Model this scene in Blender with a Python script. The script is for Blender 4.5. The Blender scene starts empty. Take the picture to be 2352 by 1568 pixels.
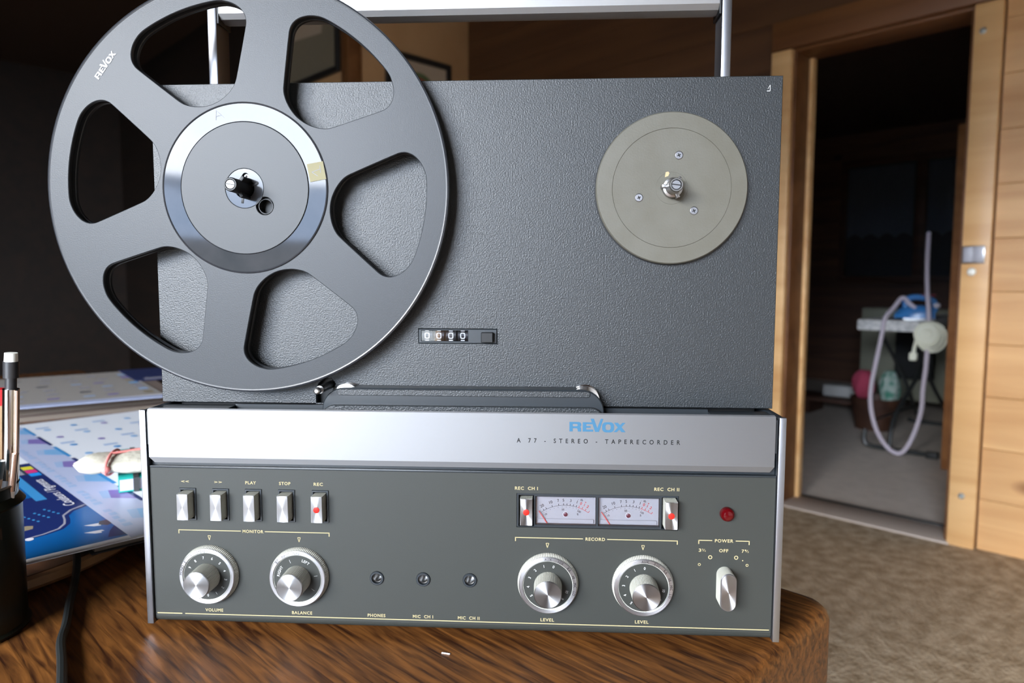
import bpy, bmesh, math, random
from mathutils import Matrix, Vector
random.seed(7)
S = bpy.context.scene
COL = S.collection
R = math.radians

# ------------------------------------------------------------------ camera, sky, exposure
cam_data = bpy.data.cameras.new('camera')
cam = bpy.data.objects.new('camera', cam_data)
COL.objects.link(cam)
S.camera = cam
cam_data.sensor_fit = 'HORIZONTAL'
cam_data.sensor_width = 36.0
cam_data.lens = 1606.3 / 2352 * 36.0
cam_data.clip_start = 0.01
cam_rows = ((0.998387, -0.056401, -0.006456), (0.056741, 0.994991, 0.082295), (0.001782, -0.082529, 0.996587))
cx = Vector([r[0] for r in cam_rows]); cy = Vector([r[1] for r in cam_rows]); cz = Vector([r[2] for r in cam_rows])
cam.matrix_world = Matrix(((cx.x, cz.x, -cy.x, 0.06129), (cx.y, cz.y, -cy.y, -0.46327), (cx.z, cz.z, -cy.z, 0.22299), (0, 0, 0, 1)))
cam_data.dof.use_dof = True
cam_data.dof.focus_distance = 0.445
cam_data.dof.aperture_fstop = 8.5

world = bpy.data.worlds.new('world')
S.world = world
world.use_nodes = True
wn = world.node_tree.nodes
wl = world.node_tree.links
bg = wn['Background']
bg.inputs['Strength'].default_value = 72.0
tc = wn.new('ShaderNodeTexCoord')
wnoise = wn.new('ShaderNodeTexNoise')
wnoise.inputs['Scale'].default_value = 2.2
wnoise.inputs['Detail'].default_value = 4.0
wramp = wn.new('ShaderNodeValToRGB')
wramp.color_ramp.elements[0].position = 0.42
wramp.color_ramp.elements[0].color = (0.80, 0.88, 1.0, 1)
wramp.color_ramp.elements[1].position = 0.6
wramp.color_ramp.elements[1].color = (1.0, 0.99, 0.97, 1)
wl.new(tc.outputs['Generated'], wnoise.inputs['Vector'])
wl.new(wnoise.outputs['Fac'], wramp.inputs['Fac'])
wl.new(wramp.outputs['Color'], bg.inputs['Color'])

S.view_settings.view_transform = 'Standard'
S.view_settings.look = 'None'
S.view_settings.gamma = 1.0
S.view_settings.use_curve_mapping = False
S.view_settings.exposure = 0.0

# room frame: x = along the door wall, -y = out of that wall into the room, z from the floor
FLOOR = -0.76
ROOM = Matrix.Translation((1.086, 2.671, FLOOR)) @ Matrix.Rotation(R(-42), 4, 'Z')
WIN = (0.65, 3.05, 0.25, 2.42)      # window opening: along, along, sill, head
WINB = 5.8

portal_data = bpy.data.lights.new('window_portal', 'AREA')
portal_data.shape = 'RECTANGLE'
portal_data.size = WIN[1] - WIN[0]
portal_data.size_y = WIN[3] - WIN[2]
portal_data.cycles.is_portal = True
portal = bpy.data.objects.new('window_portal', portal_data)
COL.objects.link(portal)
portal.matrix_world = ROOM @ Matrix.Translation(((WIN[0] + WIN[1]) / 2, -WINB - 0.1, (WIN[2] + WIN[3]) / 2)) @ Matrix.Rotation(R(90), 4, 'X')

# ------------------------------------------------------------------ materials
MATS = {}
def mat(name, base=(0.5, 0.5, 0.5), rough=0.5, metal=0.0, spec=0.5, bump=None, var=None, aniso=None, emis=None, coat=0.0, trans=0.0, spread=0.0):
    """bump=(scale, strength, distance, stretch); var=(scale, other colour, amount, stretch)"""
    m = bpy.data.materials.new(name)
    m.use_nodes = True
    n = m.node_tree.nodes; l = m.node_tree.links
    p = n['Principled BSDF']
    p.inputs['Base Color'].default_value = (*base, 1)
    p.inputs['Roughness'].default_value = rough
    p.inputs['Metallic'].default_value = metal
    p.inputs['Specular IOR Level'].default_value = spec
    if coat:
        p.inputs['Coat Weight'].default_value = coat
        p.inputs['Coat Roughness'].default_value = 0.08
    if trans:
        p.inputs['Transmission Weight'].default_value = trans
    co = n.new('ShaderNodeTexCoord')
    def mapped(stretch):
        mp = n.new('ShaderNodeMapping')
        mp.inputs['Scale'].default_value = stretch
        l.new(co.outputs['Object'], mp.inputs['Vector'])
        return mp.outputs['Vector']
    if var:
        nz = n.new('ShaderNodeTexNoise')
        nz.inputs['Scale'].default_value = var[0]
        nz.inputs['Detail'].default_value = 5
        l.new(mapped(var[3] if len(var) > 3 else (1, 1, 1)), nz.inputs['Vector'])
        rp = n.new('ShaderNodeValToRGB')
        rp.color_ramp.elements[0].position = 0.5 - var[2]
        rp.color_ramp.elements[1].position = 0.5 + var[2]
        rp.color_ramp.elements[0].color = (*base, 1)
        rp.color_ramp.elements[1].color = (*var[1], 1)
        l.new(nz.outputs['Fac'], rp.inputs['Fac'])
        l.new(rp.outputs['Color'], p.inputs['Base Color'])
    if bump:
        nz = n.new('ShaderNodeTexNoise')
        nz.inputs['Scale'].default_value = bump[0]
        nz.inputs['Detail'].default_value = 3
        l.new(mapped(bump[3] if len(bump) > 3 else (1, 1, 1)), nz.inputs['Vector'])
        bp = n.new('ShaderNodeBump')
        bp.inputs['Strength'].default_value = bump[1]
        bp.inputs['Distance'].default_value = bump[2]
        l.new(nz.outputs['Fac'], bp.inputs['Height'])
        l.new(bp.outputs['Normal'], p.inputs['Normal'])
    if aniso:
        p.inputs['Anisotropic'].default_value = aniso[0]
        tg = n.new('ShaderNodeTangent')
        tg.direction_type = 'RADIAL'
        tg.axis = aniso[1]
        l.new(tg.outputs['Tangent'], p.inputs['Tangent'])
        if len(aniso) > 2:
            p.inputs['Anisotropic Rotation'].default_value = aniso[2]
    if emis:
        p.inputs['Emission Color'].default_value = (*emis[0], 1)
        p.inputs['Emission Strength'].default_value = emis[1]
    MATS[name] = m
    return m

def wood(name, light, dark, scale=9.0, rough=0.45, knots=False, bump=0.0006, spec=0.4, angle=0.0, contrast=0.2):
    m = bpy.data.materials.new(name)
    m.use_nodes = True
    n = m.node_tree.nodes; l = m.node_tree.links
    p = n['Principled BSDF']
    p.inputs['Roughness'].default_value = rough
    p.inputs['Specular IOR Level'].default_value = spec
    co = n.new('ShaderNodeTexCoord'); oi = n.new('ShaderNodeObjectInfo')
    off = n.new('ShaderNodeVectorMath'); off.operation = 'MULTIPLY_ADD'
    comb = n.new('ShaderNodeCombineXYZ')
    for k in 'XYZ':
        l.new(oi.outputs['Random'], comb.inputs[k])
    off.inputs[1].default_value = (17.0, 9.0, 23.0)
    l.new(comb.outputs[0], off.inputs[0]); l.new(co.outputs['Object'], off.inputs[2])
    mp = n.new('ShaderNodeMapping')
    mp.inputs['Rotation'].default_value = (0, 0, angle)
    l.new(off.outputs[0], mp.inputs['Vector'])
    st = n.new('ShaderNodeMapping'); st.inputs['Scale'].default_value = (0.09, 1, 1)
    l.new(mp.outputs[0], st.inputs['Vector'])
    nz = n.new('ShaderNodeTexNoise'); nz.inputs['Scale'].default_value = scale; nz.inputs['Detail'].default_value = 7; nz.inputs['Distortion'].default_value = 0.6
    l.new(st.outputs[0], nz.inputs['Vector'])
    rp = n.new('ShaderNodeValToRGB')
    rp.color_ramp.elements[0].position = 0.5 - contrast; rp.color_ramp.elements[0].color = (*dark, 1)
    rp.color_ramp.elements[1].position = 0.5 + contrast; rp.color_ramp.elements[1].color = (*light, 1)
    l.new(nz.outputs['Fac'], rp.inputs['Fac'])
    last = rp.outputs['Color']
    if knots:
        vm = n.new('ShaderNodeMapping'); vm.inputs['Scale'].default_value = (0.55, 1, 1)
        l.new(mp.outputs[0], vm.inputs['Vector'])
        vo = n.new('ShaderNodeTexVoronoi'); vo.inputs['Scale'].default_value = 3.4
        l.new(vm.outputs[0], vo.inputs['Vector'])
        kr = n.new('ShaderNodeValToRGB')
        kr.color_ramp.elements[0].position = 0.045; kr.color_ramp.elements[0].color = (1, 1, 1, 1)
        kr.color_ramp.elements[1].position = 0.12; kr.color_ramp.elements[1].color = (0, 0, 0, 1)
        l.new(vo.outputs['Distance'], kr.inputs['Fac'])
        mx = n.new('ShaderNodeMix'); mx.data_type = 'RGBA'
        l.new(kr.outputs['Color'], mx.inputs['Factor'])
        l.new(last, mx.inputs['A'])
        mx.inputs['B'].default_value = (dark[0] * 0.45, dark[1] * 0.35, dark[2] * 0.3, 1)
        last = mx.outputs['Result']
    l.new(last, p.inputs['Base Color'])
    bp = n.new('ShaderNodeBump'); bp.inputs['Strength'].default_value = 0.6; bp.inputs['Distance'].default_value = bump
    l.new(nz.outputs['Fac'], bp.inputs['Height']); l.new(bp.outputs['Normal'], p.inputs['Normal'])
    MATS[name] = m
    return m

def glass(name, tint=(1, 1, 1), gloss=0.06):
    m = bpy.data.materials.new(name); m.use_nodes = True
    n = m.node_tree.nodes; l = m.node_tree.links
    n.remove(n['Principled BSDF'])
    t = n.new('ShaderNodeBsdfTransparent'); t.inputs[0].default_value = (*tint, 1)
    g = n.new('ShaderNodeBsdfGlossy'); g.inputs['Roughness'].default_value = 0.03
    mx = n.new('ShaderNodeMixShader'); mx.inputs[0].default_value = gloss
    l.new(t.outputs[0], mx.inputs[1]); l.new(g.outputs[0], mx.inputs[2])
    l.new(mx.outputs[0], n['Material Output'].inputs[0])
    MATS[name] = m

# recorder
mat('deck_plastic', (0.011, 0.0135, 0.0155), 0.42, spec=0.46, bump=(1050, 1.0, 0.0003))
mat('smooth_plastic', (0.012, 0.0155, 0.019), 0.36, spec=0.4)
mat('black_plastic', (0.005, 0.0055, 0.006), 0.45, spec=0.3)
mat('panel_paint', (0.0205, 0.0225, 0.0200), 0.5, spec=0.3, bump=(2500, 0.25, 0.0001))
mat('aluminium', (0.215, 0.218, 0.225), 0.66, 1.0, bump=(420, 0.3, 0.00008, (0.02, 1, 1)), aniso=(0.6, 'X'))
mat('handle_metal', (0.36, 0.36, 0.36), 0.6, 1.0, bump=(420, 0.3, 0.00008, (0.02, 1, 1)), aniso=(0.5, 'X'))
mat('cheek_metal', (0.24, 0.245, 0.265), 0.4, 1.0, bump=(300, 0.2, 0.0002, (1, 1, 0.05)))
mat('spun_metal', (0.29, 0.29, 0.295), 0.40, 1.0, aniso=(0.92, 'Y', 0.25))
mat('ring_metal', (0.42, 0.42, 0.435), 0.40, 1.0, aniso=(0.6, 'Y', 0.25))
mat('chrome', (0.5, 0.5, 0.5), 0.12, 1.0)
mat('dull_steel', (0.28, 0.28, 0.28), 0.3, 1.0)
mat('ridge_cream', (0.40, 0.40, 0.355), 0.5, 0.0, spec=0.3)
mat('gold_print', (0.30, 0.255, 0.14), 0.6, spec=0.2)
mat('white_print', (0.34, 0.345, 0.345), 0.6, spec=0.2)
mat('black_print', (0.006, 0.006, 0.007), 0.6, spec=0.1)
mat('red_print', (0.30, 0.02, 0.018), 0.6, spec=0.2)
mat('blue_print', (0.030, 0.098, 0.17), 0.6, spec=0.15)
mat('red_dot', (0.32, 0.012, 0.007), 0.45, spec=0.2)
mat('meter_face', (0.180, 0.181, 0.188), 0.6)
mat('meter_lens', (0.05, 0.004, 0.012), 0.3)
mat('lamp_red', (0.05, 0.001, 0.002), 0.1, spec=0.25)
mat('turntable_paint', (0.066, 0.062, 0.047), 0.55, spec=0.4, bump=(900, 0.4, 0.0002), var=(60, (0.080, 0.077, 0.063), 0.25))
mat('paint_chip', (0.35, 0.26, 0.14), 0.6)
glass('clear_plastic', (0.96, 0.97, 1.0), 0.05)
# reel
mat('reel_plastic', (0.020, 0.0225, 0.0255), 0.42, spec=0.26, bump=(1500, 0.8, 0.00008))
mat('reel_edge', (0.02, 0.022, 0.026), 0.3, spec=0.5)
mat('gloss_ring', (0.015, 0.017, 0.02), 0.05, spec=0.18, var=(45, (0.03, 0.03, 0.033), 0.2))
mat('hub_plastic', (0.024, 0.026, 0.028), 0.44, spec=0.28, bump=(1400, 0.4, 0.00006))
mat('hub_cap', (0.03, 0.032, 0.036), 0.1, spec=0.22)
mat('sticker', (0.20, 0.185, 0.115), 0.7, spec=0.1)
mat('pencil_grey', (0.16, 0.17, 0.2), 0.6)
# table and room
wood('oak', (0.190, 0.072, 0.017), (0.030, 0.010, 0.004), scale=210, rough=0.4, bump=0.0005, spec=0.28, contrast=0.17)
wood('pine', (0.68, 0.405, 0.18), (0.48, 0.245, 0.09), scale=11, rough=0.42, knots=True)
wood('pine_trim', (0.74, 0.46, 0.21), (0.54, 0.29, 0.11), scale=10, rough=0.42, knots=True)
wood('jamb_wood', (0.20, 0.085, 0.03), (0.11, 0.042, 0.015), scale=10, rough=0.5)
wood('shaded_pine', (0.115, 0.050, 0.020), (0.060, 0.025, 0.011), scale=9, rough=0.55, knots=True)  # pine with shade put into its colour, for upper and left planks
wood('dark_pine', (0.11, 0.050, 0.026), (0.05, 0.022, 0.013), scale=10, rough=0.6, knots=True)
mat('panel_board', (0.50, 0.30, 0.15), 0.6, var=(3, (0.42, 0.24, 0.11), 0.2))
mat('carpet', (0.29, 0.215, 0.135), 0.95, spec=0.1, bump=(90, 0.8, 0.01), var=(22, (0.47, 0.378, 0.265), 0.145))
mat('hall_carpet', (0.56, 0.50, 0.44), 0.95, spec=0.1, bump=(150, 0.5, 0.005), var=(14, (0.64, 0.57, 0.50), 0.2))
mat('threshold', (0.42, 0.345, 0.29), 0.7)
mat('ceiling_paint', (0.05, 0.025, 0.014), 0.8)
mat('ground', (0.025, 0.03, 0.03), 0.95)
mat('white_wall', (0.2, 0.2, 0.205), 0.8)
mat('grey_wall', (0.5, 0.5, 0.5), 0.8)
mat('mountain', (0.20, 0.26, 0.36), 0.95)
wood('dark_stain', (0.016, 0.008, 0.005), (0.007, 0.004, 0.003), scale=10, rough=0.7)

# ------------------------------------------------------------------ mesh helpers
def rr(x0, x1, z0, z1, r, n=5):
    pts = []
    for cx_, cz_, a0 in ((x1 - r, z1 - r, 0), (x0 + r, z1 - r, 90), (x0 + r, z0 + r, 180), (x1 - r, z0 + r, 270)):
        for k in range(n + 1):
            a = R(a0 + 90 * k / n)
            pts.append((cx_ + r * math.cos(a), cz_ + r * math.sin(a)))
    return pts
def rect(x0, x1, z0, z1): return [(x0, z0), (x1, z0), (x1, z1), (x0, z1)]
def circ(x, z, r, n=32): return [(x + r * math.cos(2 * math.pi * k / n), z + r * math.sin(2 * math.pi * k / n)) for k in range(n)]
def stadium(x, z, w, h, n=10):
    r = w / 2
    return rr(x - r, x + r, z - h / 2, z + h / 2, r * 0.999, n)

def flat_mesh(outline, holes, half, bevel):
    cu = bpy.data.curves.new('tmp', 'CURVE')
    cu.dimensions = '2D'; cu.fill_mode = 'BOTH'
    cu.extrude = max(half - bevel, 0.0); cu.bevel_depth = bevel; cu.bevel_resolution = 0; cu.offset = -bevel
    for poly in [outline] + list(holes):
        sp = cu.splines.new('POLY'); sp.points.add(len(poly) - 1)
        for q, (x, z) in zip(sp.points, poly): q.co = (x * 100, z * 100, 0, 1)
        sp.use_cyclic_u = True
    cu.extrude *= 100; cu.bevel_depth *= 100; cu.offset *= 100
    ob = bpy.data.objects.new('tmp', cu); COL.objects.link(ob)
    dg = bpy.context.evaluated_depsgraph_get()
    me = bpy.data.meshes.new_from_object(ob.evaluated_get(dg))
    v = [tuple(c * 0.01 for c in q.co) for q in me.vertices]; f = [tuple(p.vertices) for p in me.polygons]
    bpy.data.objects.remove(ob); bpy.data.curves.remove(cu); bpy.data.meshes.remove(me)
    return v, f

TEXT_CACHE = {}
def text_flat(s, spacing=1.0, bold=0.0):
    key = (s, spacing, bold)
    if key not in TEXT_CACHE:
        cu = bpy.data.curves.new('tmp', 'FONT')
        cu.body = s; cu.size = 1.0; cu.space_character = spacing; cu.offset = bold; cu.resolution_u = 3
        ob = bpy.data.objects.new('tmp', cu); COL.objects.link(ob)
        dg = bpy.context.evaluated_depsgraph_get()
        me = bpy.data.meshes.new_from_object(ob.evaluated_get(dg))
        v = [(q.co.x, q.co.y) for q in me.vertices]; f = [tuple(p.vertices) for p in me.polygons]
        bpy.data.objects.remove(ob); bpy.data.curves.remove(cu); bpy.data.meshes.remove(me)
        xs = [q[0] for q in v]; ys = [q[1] for q in v]
        TEXT_CACHE[key] = (v, f, min(xs), max(xs), min(ys), max(ys))
    return TEXT_CACHE[key]

class MB:
    def __init__(self): self.v = []; self.f = []; self.m = []
    def add(self, v, f, M=None, mi=0):
        o = len(self.v)
        self.v += [tuple(M @ Vector(q)) for q in v] if M else [tuple(q) for q in v]
        self.f += [tuple(i + o for i in q) for q in f]; self.m += [mi] * len(f)
        return self
    def box(self, x0, x1, y0, y1, z0, z1, bevel=0.0, M=None, mi=0, seg=2):
        bm = bmesh.new(); bmesh.ops.create_cube(bm, size=1)
        for v in bm.verts:
            v.co = ((x0 + x1) / 2 + v.co.x * (x1 - x0), (y0 + y1) / 2 + v.co.y * (y1 - y0), (z0 + z1) / 2 + v.co.z * (z1 - z0))
        if bevel: bmesh.ops.bevel(bm, geom=bm.edges[:], offset=bevel, segments=seg, affect='EDGES', profile=0.5)
        bm.verts.ensure_lookup_table()
        self.add([v.co.copy() for v in bm.verts], [[v.index for v in f.verts] for f in bm.faces], M, mi); bm.free(); return self
    def prism(self, outline, holes=(), yf=0.0, yb=0.001, bevel=0.0, M=None, mi=0):
        """outline in x,z; front face at y = yf, back at y = yb"""
        half = abs(yb - yf) / 2; mid = (yf + yb) / 2
        v, f = flat_mesh(outline, holes, half, bevel)
        return self.add([(x, mid - z, y) for x, y, z in v], f, M, mi)
    def loft(self, rings, close=True, cap0=True, cap1=True, M=None, mi=0):
        n = len(rings[0]); v = [p for r in rings for p in r]; f = []
        for i in range(len(rings) - 1):
            for k in range(n if close else n - 1):
                a = i * n + k; b = i * n + (k + 1) % n
                f.append((a, b, b + n, a + n))
        if cap0: f.append(tuple(range(n - 1, -1, -1)))
        if cap1: f.append(tuple(range((len(rings) - 1) * n, len(rings) * n)))
        return self.add(v, f, M, mi)
    def lathe(self, prof, c=(0, 0, 0), axis='Y', n=32, cap0=True, cap1=True, M=None, mi=0):
        """prof = [(radius, offset along axis)]"""
        rings = []
        for r, d in prof:
            ring = []
            for k in range(n):
                a = 2 * math.pi * k / n; p, q = r * math.cos(a), r * math.sin(a)
                ring.append((c[0] + p, c[1] + d, c[2] + q) if axis == 'Y' else (c[0] + p, c[1] + q, c[2] + d) if axis == 'Z' else (c[0] + d, c[1] + p, c[2] + q))
            rings.append(ring)
        return self.loft(rings, True, cap0, cap1, M, mi)
    def knurl(self, prof, c, teeth, depth, M=None, mi=0):
        rings = []
        for r, d in prof:
            ring = []
            for k in range(teeth * 4):
                a = 2 * math.pi * k / (teeth * 4); rad = r - (depth if k % 4 > 1 else 0)
                ring.append((c[0] + rad * math.cos(a), c[1] + d, c[2] + rad * math.sin(a)))
            rings.append(ring)
        return self.loft(rings, True, True, True, M, mi)
    def cyl(self, p0, p1, r0, r1=None, n=16, M=None, mi=0):
        p0, p1 = Vector(p0), Vector(p1); d = (p1 - p0).normalized()
        u = d.orthogonal().normalized(); w = d.cross(u); r1 = r0 if r1 is None else r1
        rings = [[p + (u * math.cos(2 * math.pi * k / n) + w * math.sin(2 * math.pi * k / n)) * r for k in range(n)] for p, r in ((p0, r0), (p1, r1))]
        return self.loft(rings, M=M, mi=mi)
    def tube(self, pts, r, n=10, sub=6, M=None, mi=0):
        P = [Vector(p) for p in pts]; Q = []
        for i in range(len(P) - 1):
            a, b, c, d = P[max(i - 1, 0)], P[i], P[i + 1], P[min(i + 2, len(P) - 1)]
            for k in range(sub):
                t = k / sub
                Q.append(0.5 * ((2 * b) + (c - a) * t + (2 * a - 5 * b + 4 * c - d) * t * t + (3 * b - a - 3 * c + d) * t ** 3))
        Q.append(P[-1]); rings = []; up = None
        for i, q in enumerate(Q):
            d = (Q[min(i + 1, len(Q) - 1)] - Q[max(i - 1, 0)]).normalized()
            up = d.orthogonal().normalized() if up is None else (up - d * up.dot(d)).normalized()
            w = d.cross(up)
            rings.append([q + (up * math.cos(2 * math.pi * k / n) + w * math.sin(2 * math.pi * k / n)) * r for k in range(n)])
        return self.loft(rings, M=M, mi=mi)
    def ball(self, c, r, n=20, m=10, sc=(1, 1, 1), M=None, mi=0):
        rings = []
        for i in range(1, m):
            t = math.pi * i / m
            rings.append([(c[0] + r * sc[0] * math.sin(t) * math.cos(2 * math.pi * k / n), c[1] + r * sc[1] * math.sin(t) * math.sin(2 * math.pi * k / n), c[2] - r * sc[2] * math.cos(t)) for k in range(n)])
        return self.loft(rings, M=M, mi=mi)
    def text(self, s, x, z, h, w=None, y=0.0, spacing=1.0, bold=0.02, rot=0.0, align='C', M=None, mi=0, ref=None):
        """flat text in the x,z plane at depth y; h = cap height; w = full width"""
        v, f, x0, x1, y0, y1 = text_flat(s, spacing, bold)
        hh = text_flat('H', 1.0, bold); cap = hh[5] - hh[4]
        sz = h / cap; sx = (w / (x1 - x0)) if w else sz
        ox = (x0 + x1) / 2 if align == 'C' else x0
        T = Matrix.Translation((x, y, z)) @ Matrix.Rotation(-rot, 4, 'Y')
        T = (M @ T) if M else T
        return self.add([((p - ox) * sx, 0.0, (q - cap / 2) * sz) for p, q in v], f, T, mi)
    def arc_text(self, s, c, r, ang, h, y, wf=1.0, gap=0.25, bold=0.02, mi=0):
        """letters around a circle, centred on angle ang (degrees, from +x towards +z), tops outwards"""
        ws = []
        hh = text_flat('H', 1.0, bold); sz = h / (hh[5] - hh[4])
        for ch in s:
            if ch == ' ': ws.append(h * 0.55)
            elif ch == '◇': ws.append(h * 0.9)
            else: t = text_flat(ch, 1.0, bold); ws.append((t[3] - t[2]) * sz * wf + h * gap)
        tot = sum(ws); pos = -tot / 2
        for ch, w in zip(s, ws):
            a = R(ang) - (pos + w / 2) / r; pos += w
            if ch == '◇':
                px, pz = c[0] + r * math.cos(a), c[1] + r * math.sin(a); e = h * 0.42
                d = [(px + e * math.cos(a + k * math.pi / 2), pz + e * math.sin(a + k * math.pi / 2)) for k in range(5)]
                for k in range(4): self.strip([d[k], d[k + 1]], h * 0.1, y, mi)
            elif ch != ' ':
                t = text_flat(ch, 1.0, bold)
                self.text(ch, c[0] + r * math.cos(a), c[1] + r * math.sin(a), h, (t[3] - t[2]) * sz * wf, y, rot=a - math.pi / 2, bold=bold, mi=mi)
        return self
    def strip(self, pts, w, y, mi=0):
        """flat line of width w through x,z points"""
        P = [Vector(p) for p in pts]; L = []; Q = []
        for i, p in enumerate(P):
            d = (P[min(i + 1, len(P) - 1)] - P[max(i - 1, 0)]).normalized(); nrm = Vector((-d.y, d.x)) * w / 2
            L.append((p.x + nrm.x, y, p.y + nrm.y)); Q.append((p.x - nrm.x, y, p.y - nrm.y))
        n = len(P)
        return self.add(L + Q, [(i, i + 1, n + i + 1, n + i) for i in range(n - 1)], None, mi)
    def disc(self, x, z, r, y, n=24, r_in=None, mi=0):
        o = circ(x, z, r, n)
        if r_in:
            i = circ(x, z, r_in, n)
            return self.add([(p, y, q) for p, q in o + i], [(k, (k + 1) % n, n + (k + 1) % n, n + k) for k in range(n)], None, mi)
        return self.add([(p, y, q) for p, q in o], [tuple(range(n))], None, mi)
    def build(self, name, m, parent=None, smooth=True, angle=24, M=None, label=None):
        me = bpy.data.meshes.new(name)
        me.from_pydata([tuple(q) for q in self.v], [], self.f)
        for k in ([m] if isinstance(m, str) else m): me.materials.append(MATS[k])
        if any(self.m): me.polygons.foreach_set('material_index', self.m)
        bm = bmesh.new(); bm.from_mesh(me)
        bmesh.ops.remove_doubles(bm, verts=bm.verts[:], dist=1e-7)
        bmesh.ops.recalc_face_normals(bm, faces=bm.faces[:]); bm.to_mesh(me); bm.free()
        if smooth:
            me.polygons.foreach_set('use_smooth', [True] * len(me.polygons)); me.set_sharp_from_angle(angle=R(angle))
        o = bpy.data.objects.new(name, me); COL.objects.link(o)
        if M is not None: o.matrix_world = M
        if parent is not None: attach(o, parent)
        if label: o['label'] = label
        return o

def attach(o, parent):
    o.parent = parent
    o.matrix_parent_inverse = chain(parent).inverted()
def chain(o):
    return o.matrix_basis.copy() if o.parent is None else chain(o.parent) @ o.matrix_parent_inverse @ o.matrix_basis
def tag(o, label, cat, group=None):
    o['label'] = label; o['category'] = cat
    if group: o['group'] = group
    return o
def thing(name, label, cat, loc=(0, 0, 0), group=None, M=None):
    o = bpy.data.objects.new(name, None); COL.objects.link(o)
    o.empty_display_size = 0.02
    o.matrix_world = M if M is not None else Matrix.Translation(loc)
    return tag(o, label, cat, group)
def struct(o):
    o['kind'] = 'structure'; return o
def rb(mb, a0, a1, b0, b1, z0, z1, bevel=0.0, mi=0): return mb.box(a0, a1, -b1, -b0, z0, z1, bevel, mi=mi)   # room-frame box

# ------------------------------------------------------------------ the room
ROWH = 2.105 / 11
H = 2.9
mb = MB()
rb(mb, -6.2, 4.7, -0.02, 3.4, -0.1, 0.0)
struct(mb.build('floor', 'carpet', M=ROOM))
mb = MB()
rb(mb, -6.2, 4.7, 3.4, 6.0, -0.1, 0.0)
struct(mb.build('floor_dark_unseen', 'dark_pine', M=ROOM))  # unseen dark floor section, added to cut bounce light on the door wall
mb = MB(); rb(mb, -2.3, 2.6, -4.3, -0.175, -0.1, 0.0)
struct(mb.build('floor_hall', 'hall_carpet', M=ROOM))
mb = MB(); rb(mb, -0.02, 0.67, -0.165, 0.025, -0.02, 0.008, 0.003)
struct(mb.build('trim_1', 'threshold', M=ROOM))
mb = MB(); rb(mb, -0.02, 0.67, -0.185, -0.165, -0.02, 0.012, 0.003)
struct(mb.build('trim_2', 'black_plastic', M=ROOM))
mb = MB(); rb(mb, -6.2, 4.7, -0.2, 6.0, H, H + 0.1)
struct(mb.build('ceiling', 'ceiling_paint', M=ROOM))
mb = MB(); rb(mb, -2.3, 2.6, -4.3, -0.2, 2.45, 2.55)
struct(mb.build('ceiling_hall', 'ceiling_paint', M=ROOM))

OPEN = 0.66
mb = MB()
rb(mb, -2.3, 0.0, -0.17, -0.02, 0, H); rb(mb, OPEN, 4.7, -0.17, -0.02, 0, H); rb(mb, 0.0, OPEN, -0.17, -0.02, 1.98, H)
wall_door = struct(mb.build('wall_right', 'dark_pine', M=ROOM))
plank_meshes = {}
def planks(parent, a0, a1, z_from, z_to, matname):
    row = 0
    while row * ROWH < H - 0.01:
        z0, z1 = row * ROWH, min((row + 1) * ROWH, H); row += 1
        if z0 < z_from - 0.001 or z0 > z_to - 0.01: continue
        key = (round(a1 - a0, 3), round(z1 - z0, 3), matname)
        L = a1 - a0
        if key not in plank_meshes:
            m = MB(); m.box(0, L, -0.02, 0.0, 0.0006, z1 - z0 - 0.0006, 0.0018, seg=1)
            plank_meshes[key] = m.build('plank', matname, smooth=False)
            o = plank_meshes[key]
        else:
            o = plank_meshes[key].copy(); COL.objects.link(o)
        o.matrix_world = ROOM @ Matrix.Translation((a0, 0.02, z0))
        attach(o, parent)
planks(wall_door, -2.1, -0.095, 0, 2.0, 'shaded_pine')
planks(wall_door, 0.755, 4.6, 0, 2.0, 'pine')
planks(wall_door, -2.1, 4.6, 2.1, H, 'shaded_pine')

# casings and jambs of the doorway
def trim(name, boxes, m):
    mb = MB()
    for b in boxes: rb(mb, *b)
    return struct(mb.build(name, m, M=ROOM))
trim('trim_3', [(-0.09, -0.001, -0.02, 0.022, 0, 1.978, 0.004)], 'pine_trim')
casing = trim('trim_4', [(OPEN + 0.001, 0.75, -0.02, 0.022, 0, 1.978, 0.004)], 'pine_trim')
trim('trim_5', [(-0.09, 0.75, -0.02, 0.022, 1.982, 2.102, 0.004)], 'jamb_wood')  # head casing in darker wood, the shade up there put into its colour
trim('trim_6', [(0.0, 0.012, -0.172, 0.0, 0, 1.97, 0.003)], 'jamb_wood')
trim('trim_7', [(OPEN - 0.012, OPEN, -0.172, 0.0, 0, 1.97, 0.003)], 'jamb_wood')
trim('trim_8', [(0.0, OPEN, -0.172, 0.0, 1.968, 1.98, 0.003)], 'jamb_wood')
trim('trim_9', [(0.012, 0.03, -0.172, -0.13, 0, 1.968, 0.003)], 'pine_trim')

# corner block: light board wall and the wall left of it
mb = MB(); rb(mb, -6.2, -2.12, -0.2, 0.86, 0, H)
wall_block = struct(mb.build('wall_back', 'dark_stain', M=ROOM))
mb = MB(); rb(mb, -2.12, -2.1, 0.0, 0.8, 0, H, 0.002)
attach(mb.build('panel', 'panel_board', M=ROOM), wall_block)
mb = MB(); rb(mb, -2.16, -2.085, 0.8, 0.885, 0, H, 0.004)
attach(mb.build('corner_post', 'jamb_wood', M=ROOM), wall_block)
mb = MB(); rb(mb, -2.9, -2.16, 0.86, 0.875, 0, H, 0.002)
attach(mb.build('panel', 'panel_board', M=ROOM), wall_block)
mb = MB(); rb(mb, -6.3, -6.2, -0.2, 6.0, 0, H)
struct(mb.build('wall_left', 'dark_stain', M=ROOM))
mb = MB(); rb(mb, 4.6, 4.7, -0.02, 6.0, 0, H)
struct(mb.build('wall_side', 'grey_wall', M=ROOM))
mb = MB()
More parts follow.
